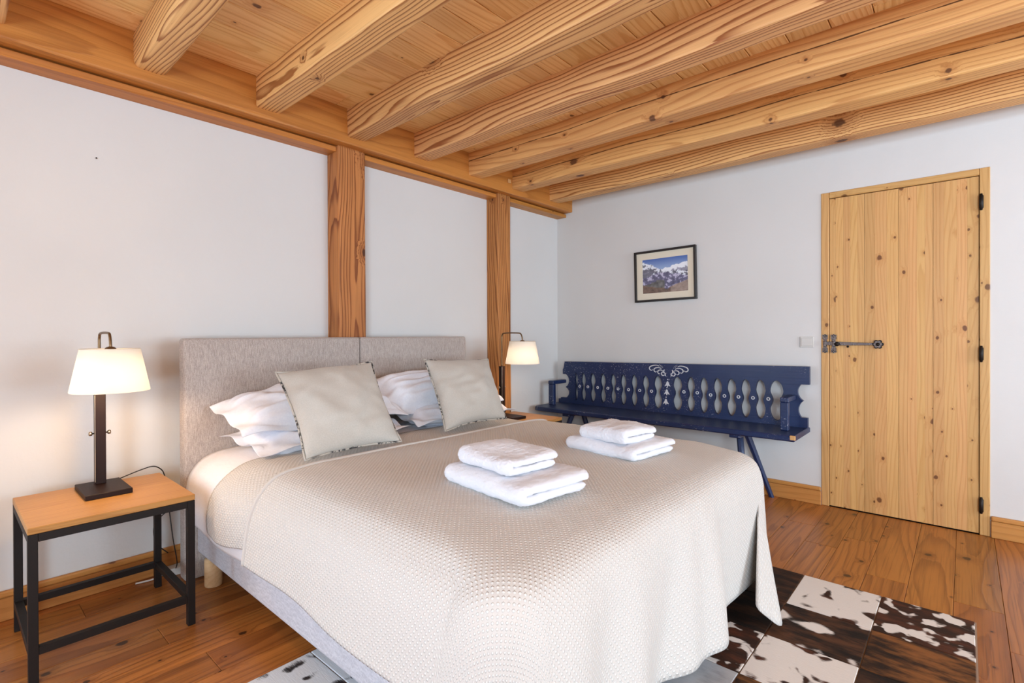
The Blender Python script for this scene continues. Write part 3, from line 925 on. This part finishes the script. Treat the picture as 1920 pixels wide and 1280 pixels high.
# ------------------------------------------------------------------ bedside tables and lamps
def nightstand(loc, label):
    t = tag(empty('bedside_table', loc), label, 'table', 'bedside tables')
    h = 0.236
    timber('table_top', (-h, -h, 0.480), (h, h, 0.502), 'y', M['oak'], t, 0.002)
    for sx_ in (-1, 1):
        for sy_ in (-1, 1):
            x, y = sx_*(h-0.013), sy_*(h-0.013)
            box('leg', (x-0.0125, y-0.0125, 0.0), (x+0.0125, y+0.0125, 0.4795), M['steel'], t, 0.001)
        for z0, z1 in ((0.453, 0.4795), (0.089, 0.114)):
            x = sx_*(h-0.013)
            box('rail', (x-0.0122, -h+0.0258, z0), (x+0.0122, h-0.0258, z1), M['steel'], t, 0.001)
            box('rail', (-h+0.0258, x-0.0122, z0), (h-0.0258, x+0.0122, z1), M['steel'], t, 0.001)
    return t
nightstand((0.366, -3.396, 0.0), 'oak topped black metal bedside table under the left lamp')
nightstand((0.366, -0.996, 0.0), 'oak topped bedside table half hidden behind the bed near the corner')

def lamp(loc, label, cord, sr=(0.121, 0.0915), arm=0.2, power=5.0):
    """loc: foot of the post on the table top"""
    t = tag(empty('table_lamp', loc), label, 'lamp', 'bedside lamps')
    box('base', (-0.050, -0.072, 0.0), (0.172, 0.072, 0.020), M['dark_wood'], t, 0.002)
    box('post', (-0.017, -0.017, 0.0202), (0.017, 0.017, 0.378), M['dark_wood'], t, 0.002)
    box('post_groove', (0.0165, -0.0195, 0.03), (0.0195, -0.0165, 0.376), M['brass'], t, 0.0005)
    pts = catmull([(0, 0, 0.3785), (0, 0, 0.50), (0, 0, 0.575), (0.004, 0, 0.607), (0.030, 0, 0.622), (arm-0.04, 0, 0.622), (arm-0.012, 0, 0.612), (arm, 0, 0.580), (arm, 0, 0.556)], 8)
    tube('arm', pts, 0.0048, M['bronze'], t, 10)
    for s in (-1, 1):
        k_ = lathe('knob', [(0.003, 0.0), (0.003, 0.006), (0.008, 0.008), (0.0085, 0.016), (0.006, 0.018)], M['brass'], t, 14, (0, s*0.0172, 0.222), True, (math.radians(-90*s), 0, 0))
    sh = lathe('lamp_shade', [(sr[0], 0.404), (sr[0]+0.001, 0.407), (sr[1]+0.001, 0.561), (sr[1], 0.564), (sr[1]-0.0015, 0.561), (sr[0]-0.0015, 0.407), (sr[0], 0.404)], M['shade'], t, 64, (arm, 0, 0), False)
    hub = lathe('shade_hub', [(0.004, 0.572), (0.014, 0.569), (0.020, 0.560), (0.020, 0.552), (0.012, 0.548), (0.012, 0.520), (0.004, 0.518)], M['bronze'], t, 20, (arm, 0, 0))
    for a in range(3):
        an = math.radians(90+a*120)
        tube('spoke', [(0.018*math.cos(an), 0.018*math.sin(an), 0.556), ((sr[1]-0.001)*math.cos(an), (sr[1]-0.001)*math.sin(an), 0.558)], 0.0014, M['bronze'], hub, 6)
    lathe('bulb', [(0.008, 0.517), (0.012, 0.510), (0.020, 0.490), (0.021, 0.476), (0.014, 0.462), (0.002, 0.457)], M['bulb'], t, 16, (arm, 0, 0))
    tube('cord', catmull(cord, 8), 0.0024, M['black'], t, 6)
    l = bpy.data.lights.new('bulb_glow', 'POINT')
    l.energy = power
    l.color = (1.0, 0.68, 0.40)
    l.shadow_soft_size = 0.03
    lo = link(bpy.data.objects.new('bulb_glow', l), t)
    lo.location = (arm, 0, 0.445)
    return t
lm = lamp((0.225, -3.386, 0.502), 'lit table lamp with cream shade on the table left of the bed',
     [(-0.019, 0.006, 0.006), (-0.055, 0.045, 0.004), (-0.075, 0.09, 0.012), (-0.072, 0.15, 0.03), (-0.085, 0.2, 0.034), (-0.112, 0.238, 0.006), (-0.118, 0.252, -0.03)])
sw_ = box('inline_switch', (-0.128, 0.246, -0.072), (-0.110, 0.262, -0.034), M['black'], lm, 0.003)
tube('cord', catmull([(-0.119, 0.254, -0.073), (-0.10, 0.262, -0.17), (-0.085, 0.272, -0.30), (-0.10, 0.292, -0.42), (-0.15, 0.300, -0.474)], 8), 0.0024, M['black'], lm, 6)
tube('cord', catmull([(-0.150, 0.262, -0.20), (-0.165, 0.222, -0.25), (-0.160, 0.225, -0.33), (-0.150, 0.27, -0.39)], 8), 0.0024, M['black'], lm, 6)
lamp((0.262, -1.045, 0.502), 'lit lamp with cream shade in front of the second timber post, far bedside',
     [(-0.019, 0.006, 0.006), (-0.045, 0.06, 0.004), (-0.06, 0.11, 0.035), (-0.075, 0.15, 0.045), (-0.09, 0.19, 0.03), (-0.112, 0.215, 0.004), (-0.12, 0.245, -0.03)], power=3.0)

ps = tag(empty('power_strip', (0.03, -3.065, 0.0)), 'white power strip on the floor behind the left bedside table', 'power strip')
box('housing', (-0.005, -0.05, 0.0), (0.055, 0.035, 0.034), M['white_plastic'], ps, 0.005, 2)
tube('cable', catmull([(0.02, -0.052, 0.012), (0.02, -0.08, 0.006), (0.03, -0.11, 0.005), (0.02, -0.17, 0.005)], 6), 0.004, M['white_plastic'], ps, 8)

# ------------------------------------------------------------------ bed
BED = tag(empty('bed', (1.14, -2.2, 0.0)), 'wide bed with light grey upholstered base on round wooden legs', 'bed')
def bd(o):
    return under(o, BED)
bd(box('base', (0.196, -3.035, 0.120), (2.085, -1.335, 0.345), M['base_cloth'], None, 0.02, 3, True))
bd(box('mattress', (0.20, -3.01, 0.3465), (2.06, -1.345, 0.545), M['cotton'], None, 0.04, 4, True))
for x in (0.312, 2.0):
    for y in (-3.003, -1.42):
        zf = 0.0095 if x > 1 else 0.0
        bd(lathe('leg', [(0.034, zf), (0.0355, zf+0.004), (0.0355, 0.1195)], M['leg_wood'], None, 24, (x, y, 0.0)))
def headboard(y0, y1, label):
    bm = bmesh.new()
    add_box(bm, (-0.037, -(y1-y0)/2, -0.55), (0.037, (y1-y0)/2, 0.55), 0.014, 4)
    o = bobj('headboard', bm, M['headboard'], None, True)
    o.location = (0.161, (y0+y1)/2, 0.551)
    return tag(o, label, 'headboard', 'headboards')
headboard(-3.083, -2.1855, 'taupe fabric headboard panel, the left one beside the lit table lamp')
headboard(-2.1825, -1.345, 'taupe fabric headboard panel, the right one ending near the second post')

# white duvet: cross-section swept along the bed
def sweep_cloth(name, prof_fn, x0, x1, nx, mat, parent, uvscale=True, wob=0.004, seed=0.0, thick=0.006, ny=None):
    vs, uvs, fs = [], [], []
    n = None
    for i in range(nx+1):
        x = lerp(x0, x1, i/nx)
        pts = prof_fn(x)
        n = len(pts)
        arc = 0.0
        for j, (y, z) in enumerate(pts):
            if j:
                arc += math.hypot(y-pts[j-1][0], z-pts[j-1][1])
            q = noise.noise_vector(Vector((x*5+seed, y*5, z*5)))
            vs.append((x+q.x*wob*0.4, y+q.y*wob, z+q.z*wob))
            uvs.append((x, arc))
    for i in range(nx):
        for j in range(n-1):
            fs.append((i*n+j, i*n+j+1, (i+1)*n+j+1, (i+1)*n+j))
    o = mobj(name, vs, fs, mat, parent, True, uvs)
    so_ = o.modifiers.new('thickness', 'SOLIDIFY')
    so_.thickness = thick
    so_.offset = 1.0
    return o

def profile(ctrl, per=6):
    return [(p.x, p.y) for p in catmull([(a, b, 0) for a, b in ctrl], per)]

def duvet_prof(x):
    hem = 0.262+0.01*math.sin(x*7)+0.05*max(0, x-1.25)
    k_ = 0.035*max(0, min(1, (x-0.58)/0.2))
    return profile([(a+k_*((1 if b > 0.4 else 0.25) if a < -2.7 else 0), b-k_*0.35*(b > 0.45)) for a, b in [(-3.066, hem), (-3.079, 0.36), (-3.074, 0.44), (-3.058, 0.495), (-3.018, 0.545), (-2.955, 0.573), (-2.87, 0.580), (-2.6, 0.579), (-2.2, 0.578), (-1.7, 0.577), (-1.5, 0.574), (-1.38, 0.56), (-1.30, 0.52), (-1.268, 0.44), (-1.262, 0.34), (-1.262, 0.27)]])
du = sweep_cloth('duvet', duvet_prof, 0.199, 1.60, 40, M['sheet'], None, wob=0.006, seed=2.0)
tag(du, 'white duvet showing at the head end under the cream bedspread', 'duvet')

# cream bedspread: main cover folded back near the pillows
BS = tag(empty('bedspread', (1.2, -2.2, 0.604)), 'cream dotted cotton bedspread draped over the bed to the rug', 'bedspread')
def bs(o):
    return under(o, BS)
def under_prof(x):
    k_ = 0.034*max(0, min(1, (x-0.66)/0.22))
    return profile([(a+k_*(a < -2.9), b) for a, b in [(-3.108, 0.325+0.012*math.sin(x*16)-0.02*(x-0.5)), (-3.112, 0.39), (-3.099, 0.465), (-3.066, 0.517), (-3.01, 0.560), (-2.945, 0.5845), (-2.85, 0.5895), (-2.6, 0.590), (-2.2, 0.590), (-1.8, 0.588), (-1.5, 0.585), (-1.37, 0.570), (-1.285, 0.53), (-1.25, 0.45), (-1.243, 0.36), (-1.243, 0.30)]])
bs(sweep_cloth('turned_back_layer', under_prof, 0.565, 0.945, 20, M['waffle'], None, wob=0.003, seed=9.0, thick=0.003))

YL, YR, XF = -3.03, -1.29, 2.06       # outline of the bed top under the cover
CR = 0.10
def ztop(x, y):
    z = 0.604-0.006*max(0.0, min(1.0, (y+2.4)/1.0))
    z -= 0.012*max(0.0, (x-1.5)/0.5)**2
    q = noise.noise(Vector((x*2.3, y*2.3, 0.5)))
    return z+0.005*q
# outline samples: (point, normal) from the left head end round the foot to the right head end
OUT = []
def seg(a, b, n, nrm):
    for i in range(n):
        OUT.append((Vector(a).lerp(Vector(b), i/n), Vector(nrm)))
X0 = 0.905
seg((X0, YL), (XF-CR, YL), 70, (0, -1))
for i in range(24):
    a = math.radians(-90+90*i/24)
    OUT.append((Vector((XF-CR+CR*math.cos(a), YL+CR+CR*math.sin(a))), Vector((math.cos(a), math.sin(a)))))
seg((XF, YL+CR), (XF, YR-CR), 130, (1, 0))
for i in range(40):
    a = math.radians(90*i/40)
    OUT.append((Vector((XF-CR+CR*math.cos(a), YR-CR+CR*math.sin(a))), Vector((math.cos(a), math.sin(a)))))
seg((XF-CR, YR), (X0, YR), 70, (0, 1))
OUT.append((Vector((X0, YR)), Vector((0, 1))))
# drop profile of the cover over an edge: (arc, outward, down) measured from a point 0.30 inside the outline
side = [(0.0, -0.22, 0.0), (0.10, -0.12, 0.006), (0.16, -0.06, 0.018), (0.20, -0.025, 0.040), (0.26, 0.013, 0.082), (0.32, 0.036, 0.133), (0.38, 0.050, 0.186), (0.46, 0.062, 0.27), (0.505, 0.066, 0.312)]
foot = [(0.0, -0.46, 0.0), (0.15, -0.31, 0.004), (0.30, -0.15, 0.016), (0.40, -0.05, 0.026), (0.46, 0.010, 0.036), (0.52, 0.060, 0.066), (0.60, 0.086, 0.140), (0.70, 0.095, 0.24), (0.80, 0.100, 0.34), (0.98, 0.105, 0.505)]
fpts = [Vector((b, c)) for a, b, c in foot]
spts = [Vector((b, c)) for a, b, c in side]
fprof = [Vector(p[:2]) for p in catmull([(p.x, p.y, 0) for p in fpts], 6)]
sprof_ = catmull([(p.x, p.y, 0) for p in spts], 6)
NT_ = len(fprof)
def resample(pts, n):
    L = [0.0]
    for i in range(1, len(pts)):
        L.append(L[-1]+(Vector(pts[i])-Vector(pts[i-1])).length)
    out = []
    for k_ in range(n):
        t = L[-1]*k_/(n-1)
        i = 0
        while i < len(L)-2 and L[i+1] < t:
            i += 1
        f = (t-L[i])/max(1e-9, L[i+1]-L[i])
        out.append(Vector(pts[i]).lerp(Vector(pts[i+1]), f))
    return out, L[-1]
NT_ = 56
FP, FL = resample([(p.x, p.y, 0) for p in fprof], NT_)
SP, SL = resample([tuple(p) for p in sprof_], NT_)
# wanted hem points along the foot and round the right corner: key -> (x, y, z)
HEM = [(0, (2.165, -2.95, 0.10)), (10, (2.19, -2.86, 0.095)), (22, (2.15, -2.74, 0.10)), (34, (2.20, -2.62, 0.095)), (46, (2.165, -2.50, 0.09)),
       (54, (2.150, -2.41, 0.085)), (62, (2.205, -2.30, 0.086)), (69, (2.212, -2.21, 0.088)), (76, (2.244, -2.12, 0.09)), (82, (2.222, -2.045, 0.095)), (87, (2.172, -1.99, 0.10)), (96, (2.160, -1.89, 0.10)),
       (104, (2.165, -1.80, 0.10)), (112, (2.165, -1.65, 0.09)), (120, (2.170, -1.50, 0.085)), (128, (2.185, -1.42, 0.08)), (134, (2.205, -1.50, 0.08)),
       (140, (2.225, -1.66, 0.085)), (145, (2.240, -1.785, 0.09)), (148, (2.272, -1.775, 0.06)), (152, (2.312, -1.738, 0.026)), (156, (2.268, -1.62, 0.04)), (160, (2.195, -1.45, 0.05)), (164, (2.115, -1.31, 0.07)),
       (168, (2.04, -1.235, 0.09)), (172, (1.98, -1.225, 0.12))]
HK = [(float(k_),)+p for k_, p in HEM]
def hem_at(q):
    # smooth lookup
    for i in range(len(HK)-1):
        if q <= HK[i+1][0]:
            break
    p0, p1, p2, p3 = HK[max(i-1, 0)], HK[i], HK[i+1], HK[min(i+2, len(HK)-1)]
    t = max(0, min(1, (q-p1[0])/(p2[0]-p1[0])))
    r_ = []
    for c in (1, 2, 3):
        m1 = (p2[c]-p0[c])/(p2[0]-p0[0])*(p2[0]-p1[0]) if p2[0] != p0[0] else 0
        m2 = (p3[c]-p1[c])/(p3[0]-p1[0])*(p2[0]-p1[0]) if p3[0] != p1[0] else 0
        t2, t3 = t*t, t*t*t
        r_.append((2*t3-3*t2+1)*p1[c]+(t3-2*t2+t)*m1+(-2*t3+3*t2)*p2[c]+(t3-t2)*m2)
    return Vector(r_)
vs, uvs = [], []
NI = 18
iF0 = 70+24        # first sample of the foot run
for s, (E, N) in enumerate(OUT):
    # blend of foot and side profile by how far the normal faces the foot
    f = max(0.0, N.x)
    if s < 70 or s >= iF0+170:
        f = 0.0
    prof = [SP[i].lerp(FP[i], f) for i in range(NT_)]
    plen = lerp(SL, FL, f)
    C = Vector((min(E.x, 1.42), -2.16))
    start = Vector((min(E.x, XF-0.46), max(YL+0.22, min(YR-0.22, E.y))))
    col = []
    span = -prof[0].x
    C = Vector((min(start.x, 1.40), -2.16))
    for i in range(NI):
        p = C.lerp(start, i/NI)
        col.append((Vector((p.x, p.y, ztop(p.x, p.y))), p))
    zs = ztop(start.x, start.y)
    base = []
    for i in range(NT_):
        p = start.lerp(E, (prof[i].x+span)/span) if prof[i].x < 0 else E+N*prof[i].x
        base.append(Vector((p.x, p.y, zs-prof[i].y)))
    q = s-iF0
    if q < 0:
        # left side: hem wave, blending into the corner
        hemd = Vector((0, 0.004*math.sin(E.x*11), 0.010*math.sin(E.x*6.0+1.0)-0.012*max(0, (E.x-1.2))))
        if s >= 70:
            t = (s-70)/24
            tgt = Vector((lerp(1.96, 2.165, t), lerp(-3.10, -2.95, t), lerp(0.26, 0.10, t)))+Vector((N.x, N.y, 0))*0.03*math.sin(math.pi*t)
            hemd = tgt-base[-1]
    elif q <= 172:
        hemd = hem_at(q)-base[-1]
    else:
        hemd = Vector((0, 0.02*math.sin(E.x*13), -0.12*0.5-0.02*math.sin(E.x*9)))*min(1, 1)
        if q < 200:
            t = (q-172)/28
            hemd = (hem_at(172)-base[-1]).lerp(hemd, t) if False else hemd.lerp(Vector((0, 0.0, -0.17)), 1-t)
    for i in range(NT_):
        t = i/(NT_-1)
        dn = prof[i].y/prof[-1].y
        h = max(0.0, (dn-0.06)/0.94)**1.05
        p = base[i]+hemd*h
        qn = noise.noise_vector(Vector((p.x*4, p.y*4, p.z*4)))
        p += qn*0.004*min(1, t*3)
        col.append((p, start+(E-start)*1.0+N*(t*plen-span) if (E-start).length < 1e-6 else start+(E-start).normalized()*0+(start.lerp(E, min(1.0, t*plen/span)) - start)+N*max(0.0, t*plen-span)))
    for p, uv in col:
        vs.append(p)
        uvs.append((uv.x, uv.y))
nc = NI+NT_
fs = []
for s in range(len(OUT)-1):
    for i in range(nc-1):
        a, b = s*nc+i, (s+1)*nc+i
        fs.append((a, a+1, b+1, b))
cover = mobj('cover', vs, fs, M['waffle'], None, True, uvs)
bmc = bmesh.new(); bmc.from_mesh(cover.data)
bmesh.ops.remove_doubles(bmc, verts=bmc.verts[:], dist=0.0004)
bmesh.ops.dissolve_degenerate(bmc, edges=bmc.edges[:], dist=0.00001)
bmc.to_mesh(cover.data); bmc.free()
for p in cover.data.polygons:
    p.use_smooth = True
bs(cover)
md = cover.modifiers.new('thickness', 'SOLIDIFY')
md.thickness = 0.004
md.offset = 1.0
# corded hem along the folded edge at the head
hemline = [vs[k_] for k_ in range(nc-1, -1, -1)]+[vs[(len(OUT)-1)*nc+k_] for k_ in range(1, nc)]
hemline = [Vector(p)+Vector((-0.001, 0, 0.001)) for p in hemline]
bs(tube('corded_hem', hemline, 0.0105, M['waffle'], None, 8))

# ------------------------------------------------------------------ pillows and cushions
def cushion_mesh(corners, T, nu=34, nv=34, flange=0.0, pinch=0.05, seed=0.0, wrinkle=0.006, power=0.55, sag=0.0, flop=0.0, crease=0.0):
    """corners: bottom-left, bottom-right, top-right, top-left; closed two-sided pad"""
    A, B, C, D_ = [Vector(c) for c in corners]
    nrm = ((B-A).cross(D_-A)).normalized()
    def mid(u, v):
        p = A*(1-u)*(1-v)+B*u*(1-v)+C*u*v+D_*(1-u)*v
        cen = (A+B+C+D_)/4
        # edges pulled in, corners left as ears
        eu, ev = abs(2*u-1), abs(2*v-1)
        k_ = pinch*((1-eu**2.5)*ev**3+(1-ev**2.5)*eu**3)
        return p.lerp(cen, k_)
    vs, idx = [], {}
    def height(u, v):
        if flange > 0:
            lu = max(0.0, (min(u, 1-u)-flange)/(0.5-flange))
            lv = max(0.0, (min(v, 1-v)-flange)/(0.5-flange))
        else:
            lu, lv = 2*min(u, 1-u), 2*min(v, 1-v)
        a = 1-(1-lu)**2.2
        b = 1-(1-lv)**2.2
        return (max(0, a)*max(0, b))**power
    for side_ in (1, -1):
        for j in range(nv+1):
            for i in range(nu+1):
                u, v = i/nu, j/nv
                on_edge = i in (0, nu) or j in (0, nv)
                if side_ == -1 and on_edge:
                    idx[(side_, i, j)] = idx[(1, i, j)]
                    continue
                h = height(u, v)
                p = mid(u, v)
                q = noise.noise_vector(Vector((u*3.1+seed, v*3.1, seed*0.7+side_)))
                q2 = noise.noise_vector(Vector((u*7+seed, v*9+seed, side_*2.0)))
                w = wrinkle*(0.35+h)
                p = p+nrm*(side_*T*0.5*h)+q*w+q2*w*0.5
                if crease:
                    rg_ = 1-abs(noise.noise(Vector((u*3.4+v*2.2+seed, v*4.5-u*1.5, seed+side_*3))))*2.4
                    p = p+nrm*(side_*crease*max(0.0, rg_)*min(1, h*2.5))
                if flange > 0 and h < 0.05:
                    p = p+nrm*(0.012*math.sin(u*17+v*13+seed*3))+nrm*side_*0.0012
                    if flop:
                        p.z -= flop*max(0, flange-min(u, 1-u, v, 1-v))/flange
                if sag:
                    p.z -= sag*(1-v)*math.sin(math.pi*u)*0.3
                idx[(side_, i, j)] = len(vs)
                vs.append(p)
    fs = []
    for side_ in (1, -1):
        for j in range(nv):
            for i in range(nu):
                q = [idx[(side_, i, j)], idx[(side_, i+1, j)], idx[(side_, i+1, j+1)], idx[(side_, i, j+1)]]
                if len(set(q)) == 4:
                    fs.append(tuple(q if side_ == 1 else q[::-1]))
    rim = [idx[(1, i, 0)] for i in range(nu)]+[idx[(1, nu, j)] for j in range(nv)]+[idx[(1, i, nv)] for i in range(nu, 0, -1)]+[idx[(1, 0, j)] for j in range(nv, 0, -1)]
    return vs, fs, [vs[i] for i in rim]

def recentre(vs):
    c = sum((Vector(v) for v in vs), Vector())/len(vs)
    c.z = min(v[2] for v in vs)
    return c, [Vector(v)-c for v in vs]

def pillow(corners, T, label, seed, flop=0.02):
    vs, fs, rim = cushion_mesh(corners, T, 48, 40, 0.075, 0.03, seed, 0.020, 0.5, 0, flop, 0.022)
    c, v2 = recentre(vs)
    o = mobj('pillow', v2, fs, M['cotton'], None, True)
    o.location = c
    s_ = o.modifiers.new('smooth', 'SUBSURF'); s_.levels = 1; s_.render_levels = 1
    return tag(o, label, 'pillow', 'white bed pillows')
# corners: front-left, front-right, back-right, back-left
pillow([(0.63, -2.93, 0.614), (0.60, -2.12, 0.614), (0.23, -2.10, 0.665), (0.23, -2.96, 0.655)], 0.13, 'white pillow lying flat, lower of the left pair by the lit lamp', 1.3, 0.0)
pillow([(0.56, -2.98, 0.715), (0.53, -2.07, 0.705), (0.235, -2.22, 0.860), (0.235, -3.00, 0.815)], 0.16, 'white pillow propped on another, upper of the left pair', 4.1, 0.03)
pillow([(0.60, -2.09, 0.622), (0.60, -1.26, 0.615), (0.23, -1.26, 0.665), (0.23, -2.06, 0.655)], 0.13, 'white pillow lying flat, lower of the right pair', 7.9, 0.0)
pillow([(0.47, -2.12, 0.690), (0.47, -1.24, 0.690), (0.235, -1.33, 0.875), (0.235, -2.24, 0.865)], 0.16, 'white pillow propped on another, upper of the right pair', 11.2, 0.03)

def cushion(corners, T, label, seed):
    vs, fs, rim = cushion_mesh(corners, T, 36, 36, 0.0, 0.07, seed, 0.012, 0.55)
    c, v2 = recentre(vs)
    o = mobj('cushion', v2, fs, M['linen'], None, True)
    o.location = c
    s_ = o.modifiers.new('smooth', 'SUBSURF'); s_.levels = 1; s_.render_levels = 1
    tag(o, label, 'cushion', 'grey linen cushions')
    tube('piping', [p-c for p in rim], 0.0042, M['piping'], o, 6, True)
    return o
cushion([(0.850, -2.842, 0.612), (0.885, -2.400, 0.622), (0.565, -2.351, 0.978), (0.520, -2.812, 0.948)], 0.17, 'grey linen cushion leaning on the left pillows', 3.0)
cushion([(0.800, -2.065, 0.612), (0.815, -1.605, 0.622), (0.50, -1.435, 0.955), (0.50, -1.965, 0.972)], 0.17, 'grey linen cushion leaning on the right pillows', 8.0)

# ------------------------------------------------------------------ towels: U-folded slabs
PILE = bpy.data.textures.new('pile', 'CLOUDS'); PILE.noise_scale = 0.035; PILE.noise_depth = 2
LOOPS = bpy.data.textures.new('loops', 'CLOUDS'); LOOPS.noise_scale = 0.006; LOOPS.noise_depth = 1
def towel(loc, rotz, L, W_, th, label, seed, group):
    """L along local x, W_ along local y, folded over at the -y side; th = thickness of one fold"""
    r = th*0.5
    path = []
    for i in range(9):
        path.append((lerp(W_/2, -W_/2+r, i/8), r))
    for i in range(1, 8):
        a = math.radians(-90-180*i/8)
        path.append((-W_/2+r+r*math.cos(a), 2*r+r*math.sin(a)))
    for i in range(9):
        path.append((lerp(-W_/2+r, W_/2-r*0.6, i/8), 3*r-0.1*r*math.sin(math.pi*i/8)))
    for i in range(1, 5):
        a = math.radians(90-90*i/4)
        path.append((W_/2-r*0.6+r*0.7*math.cos(a), 2.3*r+0.7*r*math.sin(a)))
    # closed outline by offsetting the path
    P_ = [Vector((a, b, 0)) for a, b in path]
    out, inn = [], []
    for i, p in enumerate(P_):
        t = (P_[min(i+1, len(P_)-1)]-P_[max(i-1, 0)]).normalized()
        nn = Vector((-t.y, t.x, 0))
        k_ = 0.94*r if 0 < i < len(P_)-1 else 0.6*r
        out.append(p+nn*k_); inn.append(p-nn*k_)
    ol = out+inn[::-1]
    vs, fs = [], []
    nx = 22
    n = len(ol)
    for i in range(nx+1):
        t = i/nx
        e = min(t, 1-t)*L
        k_ = min(1.0, 0.80+0.20*math.sqrt(min(1, e/(r*1.2))))
        x = (t-0.5)*L
        cy_, cz_ = 0.0, 2*r
        for p in ol:
            y, z = cy_+(p.x-cy_)*lerp(1, k_, 0.25), cz_+(p.y-cz_)*k_
            q = noise.noise_vector(Vector((x*11+seed, y*13, z*20)))
            q2 = noise.noise_vector(Vector((x*45+seed, y*45, z*45)))
            z += 0.016*noise.noise(Vector((x*5.5+seed, y*6, seed)))*(z/(4*r))**1.5
            z += 0.010*(1-(2*y/W_)**2)*(z > 3*r)*(1-(2*t-1)**2)
            z = max(0.0004, z+q.z*0.0035)
            vs.append((x+q.x*0.004+q2.x*0.0012, y+q.y*0.005+q2.y*0.0012, z+q2.z*0.001*(z > 0.003)))
    for i in range(nx):
        for j in range(n):
            fs.append((i*n+j, i*n+(j+1) % n, (i+1)*n+(j+1) % n, (i+1)*n+j))
    m = len(out)
    for e_ in (0, nx):
        for j in range(m-1):
            q = (e_*n+j, e_*n+j+1, e_*n+n-2-j, e_*n+n-1-j)
            fs.append(q if e_ else q[::-1])
    o = mobj('towel', vs, fs, M['terry'], None, True)
    bmx = bmesh.new(); bmx.from_mesh(o.data); bmesh.ops.recalc_face_normals(bmx, faces=bmx.faces[:]); bmx.to_mesh(o.data); bmx.free()
    s_ = o.modifiers.new('smooth', 'SUBSURF'); s_.levels = 1; s_.render_levels = 1
    s_.levels = s_.render_levels = 2
    dm = o.modifiers.new('pile', 'DISPLACE'); dm.texture = PILE; dm.strength = 0.006; dm.mid_level = 0.5
    dm2 = o.modifiers.new('loops', 'DISPLACE'); dm2.texture = LOOPS; dm2.strength = 0.0045; dm2.mid_level = 0.5
    o.location = loc
    o.rotation_euler = (0, 0, rotz)
    return tag(o, label, 'towel', group)
G = 'folded white towels on the bed'
towel((1.69, -2.525, 0.603), math.radians(-7), 0.40, 0.29, 0.034, 'large folded white bath towel, bottom of the nearer stack', 1.0, G)
towel((1.668, -2.54, 0.673), math.radians(-8), 0.27, 0.205, 0.029, 'small folded white hand towel on top of the nearer stack', 5.0, G)
towel((1.675, -1.80, 0.598), math.radians(-7), 0.37, 0.30, 0.028, 'large folded white bath towel, bottom of the stack nearer the bench', 9.0, G)
towel((1.68, -1.83, 0.656), math.radians(-7), 0.25, 0.22, 0.029, 'small folded white hand towel on the stack nearer the bench', 13.0, G)

# ------------------------------------------------------------------ cow hide patchwork rug
RUG = tag(empty('cowhide_rug', (1.984, -2.4, 0.0)), 'patchwork cowhide rug of brown and white squares under the bed foot', 'rug')
def rg(o):
    return under(o, RUG)
rx = [1.114+0.29*i for i in range(7)]
ry = [-1.185, -1.508, -1.798]+[-1.798-0.29*i for i in range(1, 6)]
rg(box('backing', (rx[0]-0.004, ry[-1]-0.004, 0.0004), (rx[-1]+0.004, ry[0]+0.004, 0.0035), M['rug_back'], None))
kinds = {(5, 0): 'hide_vein', (4, 0): 'hide_spot', (3, 0): 'hide_dark', (5, 1): 'hide_brindle', (4, 1): 'hide_dark_white_edge', (3, 1): 'hide_dark',
         (5, 2): 'hide_dark', (4, 2): 'hide_spot', (3, 2): 'hide_vein', (3, 3): 'hide_grey', (4, 3): 'hide_brindle', (5, 3): 'hide_half',
         (0, 6): 'hide_black', (0, 5): 'hide_black', (1, 6): 'hide_dark', (0, 4): 'hide_grey'}
pool = ['hide_spot', 'hide_dark', 'hide_vein', 'hide_brindle', 'hide_half', 'hide_grey']
rq = random.Random(4)
for i in range(6):
    for j in range(len(ry)-1):
        mt = kinds.get((i, j)) or rq.choice(pool)
        rg(box('hide_patch', (rx[i]+0.0015, ry[j+1]+0.0015, 0.0037), (rx[i+1]-0.0015, ry[j]-0.0015, 0.0085), M[mt], None, 0.002))
